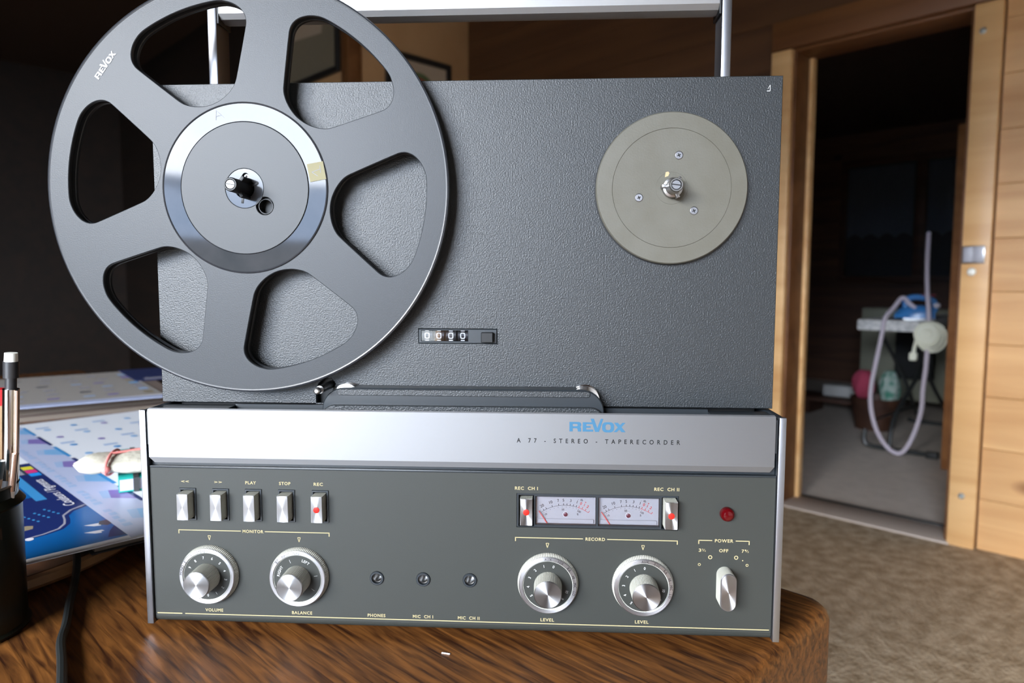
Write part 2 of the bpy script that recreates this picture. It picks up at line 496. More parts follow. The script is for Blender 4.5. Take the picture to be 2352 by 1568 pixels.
rb(mb, -6.2, WIN[0], WINB, WINB + 0.15, 0, H); rb(mb, WIN[1], 4.6, WINB, WINB + 0.15, 0, H)
rb(mb, WIN[0], WIN[1], WINB, WINB + 0.15, 0, WIN[2]); rb(mb, WIN[0], WIN[1], WINB, WINB + 0.15, WIN[3], H)
struct(mb.build('wall_front', 'white_wall', M=ROOM))
mb = MB()
for b in ((WIN[0], WIN[0] + 0.05, WINB + 0.05, WINB + 0.11, WIN[2], WIN[3]), (WIN[1] - 0.05, WIN[1], WINB + 0.05, WINB + 0.11, WIN[2], WIN[3]),
          (WIN[0] + 0.05, WIN[1] - 0.05, WINB + 0.05, WINB + 0.11, WIN[2], WIN[2] + 0.05), (WIN[0] + 0.05, WIN[1] - 0.05, WINB + 0.05, WINB + 0.11, WIN[3] - 0.05, WIN[3])):
    rb(mb, *b, 0.004)
struct(mb.build('window_1', 'pine_trim', M=ROOM))
mb = MB(); rb(mb, -60, 60, WINB + 0.3, 80, -2.9, -2.8)
struct(mb.build('ground', 'ground', M=ROOM))
mb = MB()   # wooded ridge across the valley
ridge = [(-60 + 4 * k, 4.2 + 0.9 * math.sin(k * 0.9) + 0.6 * math.sin(k * 2.3)) for k in range(31)]
mb.loft([[(x, -62, -2.8) for x, h in ridge] + [(x, -78, -2.8) for x, h in reversed(ridge)], [(x, -70, h) for x, h in ridge] + [(x, -72, h) for x, h in reversed(ridge)]])
struct(mb.build('hill', 'ground', M=ROOM))
mb = MB()   # far mountain range
ridge = [(-500 + 25 * k, 66 + 5 * math.sin(k * 0.7) + 3 * math.sin(k * 1.9 + 1)) for k in range(41)]
mb.loft([[(x, -420, -2.8) for x, h in ridge] + [(x, -560, -2.8) for x, h in reversed(ridge)], [(x, -480, h) for x, h in ridge] + [(x, -490, h) for x, h in reversed(ridge)]])
struct(mb.build('mountains', 'mountain', M=ROOM))
# hall shell
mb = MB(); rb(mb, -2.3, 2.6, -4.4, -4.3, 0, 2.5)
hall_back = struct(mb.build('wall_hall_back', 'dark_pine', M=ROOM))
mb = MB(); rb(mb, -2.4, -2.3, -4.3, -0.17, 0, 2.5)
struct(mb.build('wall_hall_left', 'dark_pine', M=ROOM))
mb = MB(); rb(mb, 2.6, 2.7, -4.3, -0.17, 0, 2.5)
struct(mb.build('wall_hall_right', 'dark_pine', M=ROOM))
# ------------------------------------------------------------------ the tape recorder (x right, y into the machine, z up; z = 0 is the panel's lower edge)
TABLE = -0.008
rec = thing('tape_recorder', 'grey reel to reel tape recorder with silver cover strip and control panel', 'tape recorder', (0, 0.05, TABLE))
MM = 0.001
def P(mb, name, m, parent=rec, **k): return mb.build(name, m, parent, **k)
PF = -0.0262                      # control panel face

# deck plate with the counter opening and the lever slot
counter_hole = rect(-0.0276, 0.0250, 0.1831, 0.1927)
slot = [(-0.0983, 0.1415), (-0.0985, 0.150), (-0.0965, 0.155), (-0.0925, 0.1585), (-0.0875, 0.1585), (-0.085, 0.155), (-0.087, 0.151), (-0.0895, 0.1415)]
mb = MB(); mb.prism([(-0.2065, 0.1413), (0.2065, 0.1413), (0.2065, 0.3543), (-0.2065, 0.3543)], [counter_hole, slot], 0.0, 0.004, 0.0004)
P(mb, 'deck_plate', 'deck_plastic')
mb = MB(); mb.box(-0.198, 0.198, 0.006, 0.125, 0.004, 0.346, 0.004); mb.box(-0.2, 0.2, -0.014, 0.006, 0.002, 0.118)
P(mb, 'body', 'black_plastic')
mb = MB()
mb.strip([(0.1965, 0.3448), (0.1985, 0.3448)], 0.0005, -0.0003); mb.strip([(0.1985, 0.3448), (0.1985, 0.3486)], 0.0004, -0.0003); mb.strip([(0.1985, 0.3486), (0.197, 0.346)], 0.0003, -0.0003)
P(mb, 'corner_mark', 'white_print')

# ledge behind the cover strip and the recess walls
mb = MB()
mb.prism(rect(-0.2015, -0.1535, 0.118, 0.1400), (), -0.0285, -0.0003, 0.0004)
P(mb, 'ledge', 'smooth_plastic')
mb = MB(); mb.prism(rect(0.164, 0.2015, 0.118, 0.1395), (), -0.0285, -0.0003, 0.0004)
P(mb, 'ledge', 'smooth_plastic')
for x0, x1 in ((-0.1535, -0.0905), (0.0955, 0.164)):
    mb = MB(); mb.prism(rect(x0, x1, 0.118, 0.1408), (), -0.0028, -0.0003); P(mb, 'recess_wall', 'smooth_plastic')

# head block
mb = MB(); mb.prism(rr(-0.0895, 0.0955, 0.12, 0.1545, 0.0145, 9), (), -0.0145, -0.0003, 0.0006)
hb = P(mb, 'head_block', 'smooth_plastic')
mb = MB(); mb.prism(rr(-0.0795, 0.0865, 0.1497, 0.1538, 0.002, 4), (), -0.0152, -0.0140, 0.0003)
P(mb, 'textured_band', 'deck_plastic', hb)
mb = MB(); mb.prism(rr(-0.0892, 0.0952, 0.12, 0.1436, 0.0085, 7), (), -0.0175, -0.0140, 0.0005)
P(mb, 'textured_band', 'deck_plastic', hb)
for x, m in ((-0.0745, 'chrome'), (0.0835, 'chrome')):
    mb = MB(); mb.lathe([(0.0085, 0.0035), (0.0092, 0.003), (0.0092, 0.002), (0.0078, 0.0015), (0.0078, -0.0045), (0.0092, -0.005), (0.0092, -0.0062), (0.006, -0.0068)], (x, -0.0042, 0.1473), n=40)
    P(mb, 'tape_roller', m)
mb = MB(); mb.cyl((-0.0888, 0.004, 0.1541), (-0.0888, -0.021, 0.1541), 0.0026, n=20); mb.cyl((-0.0888, -0.021, 0.1541), (-0.0888, -0.0225, 0.1541), 0.0017, n=16)
mb.lathe([(0.0012, 0.0), (0.0020, 0.0005), (0.0023, 0.0018), (0.0023, 0.0032), (0.0017, 0.0046), (0.0008, 0.0052)], (-0.0888, -0.0277, 0.1541), n=20)
P(mb, 'tape_lever', 'dull_steel')

# tape counter
mb = MB(); mb.prism(rect(-0.0275, 0.0249, 0.1832, 0.1926), [rect(-0.0257, 0.0056, 0.1846, 0.1916)], -0.0006, 0.0036, 0.0003)
cn = P(mb, 'tape_counter', 'smooth_plastic')
for k in range(4):
    x = -0.0219 + 0.0080 * k
    mb = MB(); mb.lathe([(0.0042, -0.0037), (0.0046, -0.0034), (0.0046, 0.0034), (0.0042, 0.0037)], (x, 0.0046, 0.1881), axis='X', n=28)
    w = P(mb, 'number_wheel', 'black_plastic', cn)
    mb = MB(); mb.prism(rr(x - 0.0017, x + 0.0017, 0.1861, 0.1903, 0.0011), [rr(x - 0.0010, x + 0.0010, 0.1868, 0.1896, 0.0006)], -0.0004, -0.0002)
    mb.strip([(x - 0.0013, 0.1851), (x + 0.0013, 0.1851)], 0.0007, -0.00035); mb.strip([(x - 0.0013, 0.1914), (x + 0.0013, 0.1914)], 0.0004, -0.00035)
    P(mb, 'numeral', 'white_print', cn)
mb = MB(); mb.prism(rect(-0.0256, 0.0055, 0.1847, 0.1915), (), -0.00085, -0.0006)
P(mb, 'clear_cover', 'clear_plastic', cn)
mb = MB(); mb.prism(rr(0.0148, 0.0226, 0.1840, 0.1908, 0.0004, 2), (), -0.0052, 0.002, 0.0004)
P(mb, 'reset_button', 'black_plastic')

# turntable on the right, with its spindle; the left one sits under the reel
def turntable(x, label=None):
    z = 0.2838
    mb = MB(); mb.lathe([(0.0481, -0.0002), (0.0481, -0.0042), (0.0474, -0.0052), (0.0378, -0.0054), (0.0376, -0.0051), (0.0374, -0.0054), (0.0102, -0.0054), (0.0101, -0.0056), (0.001, -0.0056)], (x, 0, z), n=96)
    t = P(mb, 'turntable', 'turntable_paint')
    return t
tt = turntable(0.1372)
mb = MB(); mb.lathe([(0.0484, -0.0001), (0.0484, -0.0008)], (0.1368, 0, 0.2836), n=96); P(mb, 'turntable_gap', 'black_plastic')
for x, z in ((0.1414, 0.3044), (0.1166, 0.2779), (0.1516, 0.2695)):
    mb = MB(); mb.disc(x, z, 0.0027, -0.00545, 24, mi=1); mb.lathe([(0.0025, 0.0), (0.0025, -0.0001), (0.0022, -0.0003), (0.0004, -0.0003)], (x, -0.0054, z), n=24)
    for a in (0.4, 0.4 + math.pi / 2): mb.strip([(x - 0.0012 * math.cos(a), z - 0.0012 * math.sin(a)), (x + 0.0012 * math.cos(a), z + 0.0012 * math.sin(a))], 0.0006, -0.00575, mi=1)
    P(mb, 'screw', ('cheek_metal', 'black_plastic'), tt)
mb = MB(); mb.prism([(0.1327, 0.2906), (0.1348, 0.2914), (0.1356, 0.2932), (0.1348, 0.2942), (0.1332, 0.2938)], (), -0.0058, -0.0056); P(mb, 'paint_chip', 'paint_chip', tt)
def spindle(x, metal, dark, tip, length, parent):
    z = 0.2836
    mb = MB(); mb.lathe([(0.0062, -0.0056), (0.0062, -0.0105), (0.0048, -0.011), (0.0044, -length + 0.006), (0.0044, -length + 0.001), (0.0039, -length), (0.0032, -length), (0.0030, -length + 0.0015), (0.001, -length + 0.0015)], (x, 0, z), n=28)
    for a in (65, 185, 305):
        M = Matrix.Translation((x, 0, z)) @ Matrix.Rotation(R(a), 4, 'Y')
        mb.box(0.003, 0.0074, -length + 0.009, -0.007, -0.0011, 0.0011, 0.0003, M=M)
    s = P(mb, 'spindle', metal, parent)
    mb = MB(); mb.lathe([(0.0029, 0.0), (0.0029, -0.0012), (0.0026, -0.0015), (0.0004, -0.0015)], (x, -length + 0.0016, z), n=24)
    t = P(mb, 'spindle_screw', tip, parent)
    mb = MB(); a = R(-8); mb.strip([(x - 0.0029 * math.cos(a), z - 0.0029 * math.sin(a)), (x + 0.0029 * math.cos(a), z + 0.0029 * math.sin(a))], 0.0006, -length - 0.0001)
    P(mb, 'screw_slot', dark, parent)
spindle(0.1372, 'dull_steel', 'black_plastic', 'cheek_metal', 0.023, tt)
tl = turntable(-0.1368)
spindle(-0.1368, 'black_plastic', 'black_plastic', 'dull_steel', 0.037, tl)

# carrying handle
for s in (-1, 1):
    mb = MB(); mb.box(0.1742 * s if s > 0 else -0.1810, 0.1810 if s > 0 else -0.1742, 0.030, 0.050, 0.25, 0.45, 0.0012)
    P(mb, 'handle_arm', 'cheek_metal')
mb = MB()
prof = [(0.030, 0.4105), (0.0335, 0.4075), (0.040, 0.4062), (0.0465, 0.4075), (0.050, 0.4105), (0.050, 0.434), (0.046, 0.438), (0.034, 0.438), (0.030, 0.434)]
mb.loft([[(x, y, z) for y, z in prof] for x in (-0.1725, 0.1725)])
P(mb, 'handle_grip', 'handle_metal')
for x in (-0.1734, 0.1734):
    mb = MB(); mb.box(x - 0.0008, x + 0.0008, 0.0305, 0.0495, 0.404, 0.438, 0.0004); P(mb, 'grip_end', 'black_plastic')

# side cheeks
for s in (-1, 1):
    x0, x1 = (0.2023, 0.2067) if s > 0 else (-0.2067, -0.2023)
    mb = MB(); mb.box(x0, x1, -0.0245, 0.12, -0.0035, 0.1400, 0.0006)
    c = P(mb, 'side_cheek', 'smooth_plastic')
    mb = MB(); mb.box(x0, x1, -0.0282, -0.0247, -0.0035, 0.1406, 0.0005)
    P(mb, 'cheek_trim', 'cheek_metal', c)

# aluminium head cover with lettering
mb = MB()
cp = [(-0.0288, 0.1424, 0.1990), (-0.0306, 0.1418, 0.1991), (-0.0310, 0.1404, 0.1992), (-0.0310, 0.1104, 0.1991), (-0.0272, 0.1060, 0.1976), (-0.0255, 0.1060, 0.1976), (-0.0288, 0.1104, 0.1985), (-0.0288, 0.1404, 0.1985)]
mb.loft([[(-w, y, z) for y, z, w in cp], [(w, y, z) for y, z, w in cp]])
cover = P(mb, 'head_cover', 'aluminium', angle=20)
def logo(mb, T, mi=0):
    """T maps (unit x, unit z) of the drawing to a point in 3-d"""
    L = []
    L.append(([(125, 965), (125, 615), (470, 615), (525, 638), (552, 695), (552, 740), (520, 797), (543, 840), (550, 965), (430, 965), (424, 890), (392, 848), (245, 848), (245, 965)], [[(245, 690), (390, 690), (425, 712), (425, 748), (390, 772), (245, 772)]]))
    L.append(([(605, 965), (605, 622), (930, 622), (955, 690), (735, 690), (735, 757), (890, 757), (890, 825), (735, 825), (735, 890), (985, 890), (985, 965)], []))
    L.append(([(885, 490), (1005, 490), (1130, 830), (1255, 490), (1345, 490), (1190, 970), (1055, 970)], []))
    L.append((rr(1305, 1735, 610, 985, 140, 6), [rr(1425, 1615, 690, 900, 75, 6)]))
    L.append(([(1730, 625), (1870, 625), (1950, 715), (2030, 625), (2140, 625), (2005, 785), (2150, 970), (2010, 970), (1925, 875), (1835, 970), (1720, 970), (1868, 800)], []))
    for o, hs in L:
        sc = lambda q: [((x - 1137) * 1e-4, -(z - 800) * 1e-4) for x, z in q]
        v, f = flat_mesh(sc(o), [sc(h) for h in hs], 0.0, 0.0)
        mb.add([T @ Vector((x * 1e4, 0, y * 1e4)) for x, y, z in v], f, None, mi)
mb = MB(); logo(mb, Matrix.Translation((0.0902, -0.03115, 0.1339)) @ Matrix.Scale(0.00001719, 4))
P(mb, 'logo', 'blue_print', cover, smooth=False)
mb = MB(); mb.text('A 77 - STEREO - TAPERECORDER', 0.0906, 0.1250, 0.0028, 0.1014, -0.03115, spacing=2.1, bold=0.012)
P(mb, 'lettering', 'black_print', cover, smooth=False)

# control panel
BTN_X = [-0.1772, -0.1551, -0.1331, -0.1110, -0.0887]
JACK = [(-0.0516, 0.0311), (-0.0211, 0.0311), (0.0094, 0.0313)]
holes = [rect(x - 0.0050, x + 0.0062, 0.0675, 0.0890) for x in BTN_X] + [rect(0.0396, 0.1422, 0.0672, 0.0895)] + [circ(x, z, 0.0047, 28) for x, z in JACK]
mb = MB(); mb.prism(rect(-0.2018, 0.2018, 0.0012, 0.1022), holes, PF, PF + 0.002)
panel = P(mb, 'control_panel', 'panel_paint')
mb = MB()
arc = [(PF, 0.0013)] + [(PF + 0.004 - 0.004 * math.cos(R(a)), 0.0012 - 0.004 * math.sin(R(a))) for a in range(0, 91, 15)] + [(0.0, -0.0028), (0.0, 0.0013)]
mb.loft([[(x, y, z) for y, z in arc] for x in (-0.2018, 0.2018)])
P(mb, 'panel_lip', 'panel_paint')
mb = MB(); mb.box(-0.2018, 0.2018, PF - 0.0004, PF + 0.003, 0.1022, 0.1036, 0.0003); mb.box(-0.2018, 0.2018, PF + 0.003, PF + 0.006, 0.1036, 0.118)
P(mb, 'panel_rail', 'smooth_plastic')
YP = PF - 0.00012
g = MB()
g.strip([(-0.2006, 0.0034), (-0.1835, 0.0034)], 0.0007, YP); g.strip([(-0.1815, 0.0034), (0.2006, 0.0036)], 0.0006, YP)
for s, x, z, w in (('<<', -0.1783, 0.0933, 0.0052), ('>>', -0.1560, 0.0932, 0.0052), ('PLAY', -0.1342, 0.0932, 0.0072), ('STOP', -0.1115, 0.0931, 0.0076), ('REC', -0.0893, 0.0930, 0.0061),
                   ('MONITOR', -0.1336, 0.0606, 0.0139), ('VOLUME', -0.1615, 0.0064, 0.0121), ('BALANCE', -0.1020, 0.0062, 0.0136), ('PHONES', -0.0522, 0.0059, 0.0118),
                   ('MIC  CH I', -0.0215, 0.0060, 0.0134), ('MIC  CH II', 0.0086, 0.0059, 0.0142), ('REC  CH I', 0.0459, 0.0929, 0.0147), ('REC  CH II', 0.1345, 0.0938, 0.0156),
                   ('RECORD', 0.0900, 0.0605, 0.0124), ('LEVEL', 0.0597, 0.0062, 0.0088), ('LEVEL', 0.1203, 0.0066, 0.0087), ('POWER', 0.1710, 0.0613, 0.0115), ('OFF', 0.1709, 0.0549, 0.0057)):
    g.text(s, x, z, 0.0017 if s in ('<<', '>>') else 0.0021, w, YP, spacing=1.15, bold=0.022)
for s, x in ((('3', '3', '4'), 0.1573), (('7', '1', '2'), 0.1841)):
    g.text(s[0], x - 0.0012, 0.0549, 0.0021, 0.0016, YP, bold=0.022); g.text(s[1], x + 0.0004, 0.0554, 0.0010, 0.0008, YP, bold=0.01); g.text(s[2], x + 0.0020, 0.0544, 0.0010, 0.0008, YP, bold=0.01)
    g.strip([(x + 0.0006, 0.0541), (x + 0.0018, 0.0557)], 0.00025, YP)
def bracket(x0, x1, zc, gap0, gap1, drop):
    g.strip([(x0, zc), (gap0, zc)], 0.00055, YP); g.strip([(gap1, zc), (x1, zc)], 0.00055, YP)
    g.strip([(x0, zc + 0.0003), (x0, zc - drop)], 0.0006, YP); g.strip([(x1, zc + 0.0003), (x1, zc - drop)], 0.0006, YP)
bracket(-0.1837, -0.0828, 0.0606, -0.1417, -0.1257, 0.0024)
bracket(0.0390, 0.1418, 0.0605, 0.0822, 0.0975, 0.0024)
bracket(0.1552, 0.1866, 0.0613, 0.1636, 0.1782, 0.0024)
for x in (-0.1632, -0.1029, 0.0595, 0.1203):
    a, b, c = (x - 0.0009, 0.0571), (x + 0.0009, 0.0571), (x, 0.0541)
    g.strip([a, b], 0.0004, YP); g.strip([b, c], 0.0004, YP); g.strip([c, a], 0.0004, YP)
for x, z, r in ((0.1626, 0.0504, 0.0013), (0.1788, 0.0505, 0.0013), (0.1559, 0.0455, 0.0009), (0.1857, 0.0457, 0.0009)): g.disc(x, z, r, YP, 20, r * 0.6)
g.disc(0.1829, 0.0487, 0.0004, YP, 10)
P(g, 'lettering', 'gold_print', panel, smooth=False)

# push buttons: ridged body, spun metal face
def ridged(x0, x1, z0, z1, pitch=0.00062, depth=0.00022):
    pts = []
    def side(ax, ay, bx, by, nx, ny):
        L = math.hypot(bx - ax, by - ay); k = max(2, int(L / pitch))
        for i in range(k):
            for t, d in ((0.0, depth), (0.12, 0), (0.55, 0), (0.67, depth)):
                s = (i + t) / k; pts.append((ax + (bx - ax) * s - nx * d, ay + (by - ay) * s - ny * d))
    side(x0, z0, x1, z0, 0, -1); side(x1, z0, x1, z1, 1, 0); side(x1, z1, x0, z1, 0, 1); side(x0, z1, x0, z0, -1, 0)
    return pts
def button_cap(parent, x, z, w, h, yb, yf, dot):
    mb = MB(); o = ridged(x - w / 2, x + w / 2, z - h / 2, z + h / 2)
    mb.loft([[(p, y, q) for p, q in o] for y in (yb, yf + 0.0005)])
    c = P(mb, 'button_cap', 'ridge_cream', parent, smooth=False)
    mb = MB(); mb.prism(rr(x - w / 2, x + w / 2, z - h / 2, z + h / 2, 0.0002, 1), (), yf, yf + 0.0006, 0.00015); P(mb, 'button_face', 'spun_metal', parent, angle=20)
    if dot:
        mb = MB(); mb.lathe([(0.0020, 0.0), (0.0020, -0.0002), (0.0017, -0.00032), (0.0002, -0.00032)], (x, yf, z), n=24); P(mb, 'red_dot', 'red_dot', parent)
for k, x in enumerate(BTN_X):
    mb = MB(); mb.prism(rect(x - 0.0049, x + 0.0061, 0.0676, 0.0889), [rect(x - 0.0040, x + 0.0048, 0.0686, 0.0877)], PF - 0.0006, PF + 0.004, 0.0002)
    fr = P(mb, 'push_button', 'smooth_plastic')
    mb = MB(); mb.prism(rect(x - 0.0045, x + 0.0055, 0.068, 0.0885), (), PF + 0.0042, PF + 0.0048); P(mb, 'slot_back', 'black_plastic', fr)
    button_cap(fr, x + 0.0002, 0.0781, 0.0074, 0.0172, PF + 0.004, -0.0333, k == 4)

# meter housing
W1, W2 = (0.0518, 0.0904), (0.0918, 0.1305)
WZ = (0.0690, 0.0874)
mb = MB(); mb.prism(rect(0.0397, 0.1421, 0.0673, 0.0894), [rect(W1[0], W1[1], *WZ), rect(W2[0], W2[1], *WZ), rect(0.0410, 0.0506, 0.0679, 0.0882), rect(0.1318, 0.1413, 0.0679, 0.0882)], PF + 0.0004, PF + 0.006, 0.0002)
mh = P(mb, 'meter_housing', 'smooth_plastic')
mb = MB(); mb.prism(rect(0.0397, 0.1421, 0.0673, 0.0894), (), PF + 0.0062, PF + 0.0072); P(mb, 'housing_back', 'black_plastic', mh)
for x, z, yf in ((0.0459, 0.0778, -0.0285), (0.1366, 0.0788, -0.0333)):
    mb = MB(); mb.box(x - 0.0038, x + 0.0038, PF + 0.0050, PF + 0.0060, z - 0.0085, z + 0.0085); sw = P(mb, 'record_switch', 'black_plastic')
    button_cap(sw, x, z, 0.0078, 0.0174, PF + 0.005, yf, True)
for (x0, x1) in (W1, W2):
    yv = PF + 0.0034; xc = (x0 + x1) / 2 - 0.0005; R0 = 0.0265; zc = 0.0812 - R0
    mb = MB(); mb.prism(rect(x0 + 0.0003, x1 - 0.0003, WZ[0] + 0.0002, WZ[1] - 0.0002), (), yv, yv + 0.0010)
    vm = P(mb, 'level_meter', 'meter_face')
    q = lambda r, a: (xc + r * math.sin(R(a)), zc + r * math.cos(R(a)))
    mb = MB(); y1 = yv - 0.0002
    mb.strip([q(R0, a) for a in [-34 + 3 * k for k in range(18)]], 0.00016, y1)
    for a in (-30.5, -26.5, -17.6, -8.5, -2, 2.6, 7.2, 11.5, 15.6): mb.strip([q(R0, a), q(R0 + 0.0012, a)], 0.00028, y1)
    for a, s in ((-29.7, '20'), (-17.8, '10'), (-8.5, '7'), (-2, '5'), (7.0, '3'), (15.2, '1')): p = q(R0 + 0.0033, a); mb.text(s, p[0], p[1], 0.0018, None, y1, rot=-R(a), bold=0.0)
    for a in (-32, -28, -22, -16, -10, -4, 2, 7, 12, 16.5, 20): p = q(R0 - 0.0011, a); mb.disc(p[0], p[1], 0.00016, y1, 8)
    for a, s, dr in ((-31, '10', 0.0028), (-3, '50', 0.0028), (22, '100', 0.0022), (21.5, '%', 0.0042)): p = q(R0 - dr, a); mb.text(s, p[0], p[1], 0.0012, None, y1, rot=-R(a), bold=0.0)
    p = q(R0 + 0.0055, 19.5); mb.text('db', p[0], p[1], 0.0013, None, y1, rot=-R(20), bold=0.0); p = q(R0 + 0.0054, 15.5); mb.text('-', p[0], p[1] - 0.0002, 0.0013, None, y1, bold=0.0)
    P(mb, 'black_print', 'black_print', vm, smooth=False)
    mb = MB()
    mb.strip([q(R0, a) for a in (20, 24, 28, 32, 34.5)], 0.0002, y1); mb.strip([q(R0 - 0.0002, 17.5), q(R0 + 0.0, 20)], 0.0002, y1)
    for a in (19.4, 24.2, 29, 34.3): mb.strip([q(R0, a), q(R0 + 0.0014, a)], 0.0003, y1)
    for a, s in ((20.2, '0'), (24.8, '1'), (29.4, '2')): p = q(R0 + 0.0032, a); mb.text(s, p[0], p[1], 0.0018, None, y1, rot=-R(a), bold=0.01)
    p = q(R0 + 0.0053, 24.5); mb.text('+', p[0], p[1] - 0.0003, 0.0013, None, y1, bold=0.02)
    P(mb, 'red_print', 'red_print', vm, smooth=False)
    mb = MB(); mb.lathe([(0.0018, 0.0), (0.0018, -0.0002), (0.0015, -0.0002)], (xc + 0.0004, yv, 0.0752), n=20, cap1=False); P(mb, 'lens_rim', 'white_print', vm)
    mb = MB(); mb.lathe([(0.0015, 0.0), (0.0014, -0.0006), (0.0005, -0.0009)], (xc + 0.0004, yv, 0.0752), n=20); P(mb, 'overload_lens', 'meter_lens', vm)
    mb = MB(); mb.prism([(x0 + 0.0071, 0.0696), (x0 + 0.0077, 0.0697), (x0 + 0.0023, 0.0777), (x0 + 0.0019, 0.0775)], (), yv - 0.0016, yv - 0.0012); P(mb, 'needle', 'red_print', vm)
    mb = MB(); mb.prism(rr(x0 + 0.0015, x1 - 0.0015, 0.0698, 0.0723, 0.0004, 2), (), yv - 0.0009, yv - 0.0003, 0.0001); P(mb, 'clear_bar', 'clear_bar' if 'clear_bar' in MATS else 'meter_face', vm)
    mb = MB(); mb.prism(rect(x0 + 0.0002, x1 - 0.0002, WZ[0] + 0.0001, WZ[1] - 0.0001), (), yv - 0.0026, yv - 0.0022); P(mb, 'clear_cover', 'clear_plastic', vm)

# rotary knobs
def knob(name, x, ring, dial_marks, words=()):
    z = 0.0313; c = (x, 0, z)
    mb = MB(); mb.knurl([(0.0196, PF - 0.0002), (0.0194, PF - 0.0022), (0.0186, PF - 0.0046)], c, 110, 0.00025)
    k = P(mb, name, 'ridge_cream', smooth=False)
    mb = MB(); mb.lathe([(0.0186, PF - 0.0043), (0.0186, PF - 0.0050), (0.0181, PF - 0.0054), (0.0163, PF - 0.0054), (0.0160, PF - 0.0052), (0.0160, PF - 0.0040)], c, n=96, cap0=False, cap1=False)
    P(mb, 'metal_ring', 'ring_metal', k)
    mb = MB(); mb.lathe([(0.0160, PF - 0.0044), (0.0158, PF - 0.0044), (0.0155, PF - 0.0047), (0.001, PF - 0.0047)], c, n=72, cap0=False)
    P(mb, 'dial', 'panel_paint', k)
    mb = MB(); y = PF - 0.0055
    for s, a in ring: mb.arc_text(s, (x, z), 0.01720, a, 0.00165, y, wf=0.85, gap=0.18, bold=0.0)
    P(mb, 'ring_lettering', 'black_print', k, smooth=False)
    mb = MB(); y = PF - 0.0048
    for s, a in dial_marks: mb.arc_text(s, (x, z), 0.0127, a, 0.0018, y, wf=0.95, gap=0.15, bold=0.015)
    P(mb, 'dial_lettering', 'white_print', k, smooth=False)
    mb = MB(); mb.knurl([(0.0089, PF - 0.0046), (0.0086, -0.0446)], c, 64, 0.00028); P(mb, 'knob_grip', 'ridge_cream', k, smooth=False)
    mb = MB(); mb.lathe([(0.0086, -0.0444), (0.0086, -0.0449), (0.0082, -0.0453), (0.0002, -0.0453)], c, n=72, cap0=False); P(mb, 'knob_cap', 'spun_metal', k, angle=20)
knob('volume_knob', -0.1633, (('MONO', 166), ('II', 146), ('I', 125), ('STEREO', 98)), [(str(9 - i), 153 - 26.8 * i) for i in range(10)])
knob('balance_knob', -0.1029, (('IEC', 138), ('INPUT', 115), ('NAB', 90)), (('RIGHT', 157), ('|', 112), ('LEFT', 63), ('|', 10), ('|', -35)))
lv = (('RA', 39), ('HI', 20), ('·', 12), ('MIC', 2), ('·', -8), ('LO', -16))
knob('level_knob', 0.0600, (('AUX', 90), ('I', 67.5), ('◇', 63), ('II', 58)) + lv, [(str(i), 74 + 28 * i) for i in range(6)] + [('10', -19), ('9', -43)])
knob('level_knob', 0.1205, (('AUX', 88), ('II', 67), ('◇', 61), ('I', 57)) + lv, [(str(i), 88 + 29 * i) for i in range(6)] + [('10', -8), ('9', -36)])

# jacks, lamp, power switch, feet
for x, z in JACK:
    mb = MB(); mb.lathe([(0.0046, PF + 0.002), (0.0046, PF - 0.0006), (0.0042, PF - 0.0010), (0.0034, PF - 0.0010), (0.0032, PF - 0.0004), (0.0032, PF + 0.003)], (x, 0, z), n=36, cap0=False, cap1=False)
    j = P(mb, 'jack_socket', 'smooth_plastic')
    mb = MB(); mb.lathe([(0.00318, PF + 0.001), (0.0027, PF + 0.0014), (0.0027, PF + 0.009), (0.0005, PF + 0.009)], (x, 0, z), n=28, cap0=False); P(mb, 'metal_sleeve', 'dull_steel', j)
mb = MB(); mb.lathe([(0.0044, PF), (0.0044, PF - 0.0022), (0.0040, PF - 0.0034), (0.0028, PF - 0.0046), (0.0012, PF - 0.0051)], (0.1721, 0, 0.0789), n=36)
P(mb, 'indicator_lamp', 'lamp_red')
mb = MB(); o = []
base = stadium(0.1717, 0.0324, 0.0100, 0.0243, 14)
for i in range(len(base)):
    (x0, z0), (x1, z1) = base[i], base[(i + 1) % len(base)]; L = math.hypot(x1 - x0, z1 - z0); k = max(1, int(L / 0.0006))
    for j in range(k):
        for t, d in ((0, 1), (0.5, 0.965)):
            s = (j + t) / k; px, pz = x0 + (x1 - x0) * s, z0 + (z1 - z0) * s; o.append((0.1717 + (px - 0.1717) * d, 0.0324 + (pz - 0.0324) * (1 - (1 - d) * 0.4)))
mb.loft([[(p, y, q) for p, q in o] for y in (PF, -0.0372)])
ps = P(mb, 'power_switch', 'ridge_cream', smooth=False)
mb = MB(); mb.prism(stadium(0.1717, 0.0324, 0.0098, 0.0241, 14), (), -0.0379, -0.0370, 0.0003); P(mb, 'switch_rim', 'cheek_metal', ps)
mb = MB(); mb.prism(stadium(0.1717, 0.0324, 0.0086, 0.0229, 14), (), -0.0381, -0.0378); P(mb, 'switch_face', 'spun_metal', ps, angle=20)
for x in (-0.16, 0.16):
    for y in (0.0, 0.10):
        mb = MB(); mb.lathe([(0.011, TABLE), (0.012, TABLE + 0.002), (0.012, 0.0045)], (x, y, 0), axis='Z', n=24); P(mb, 'foot', 'black_plastic')

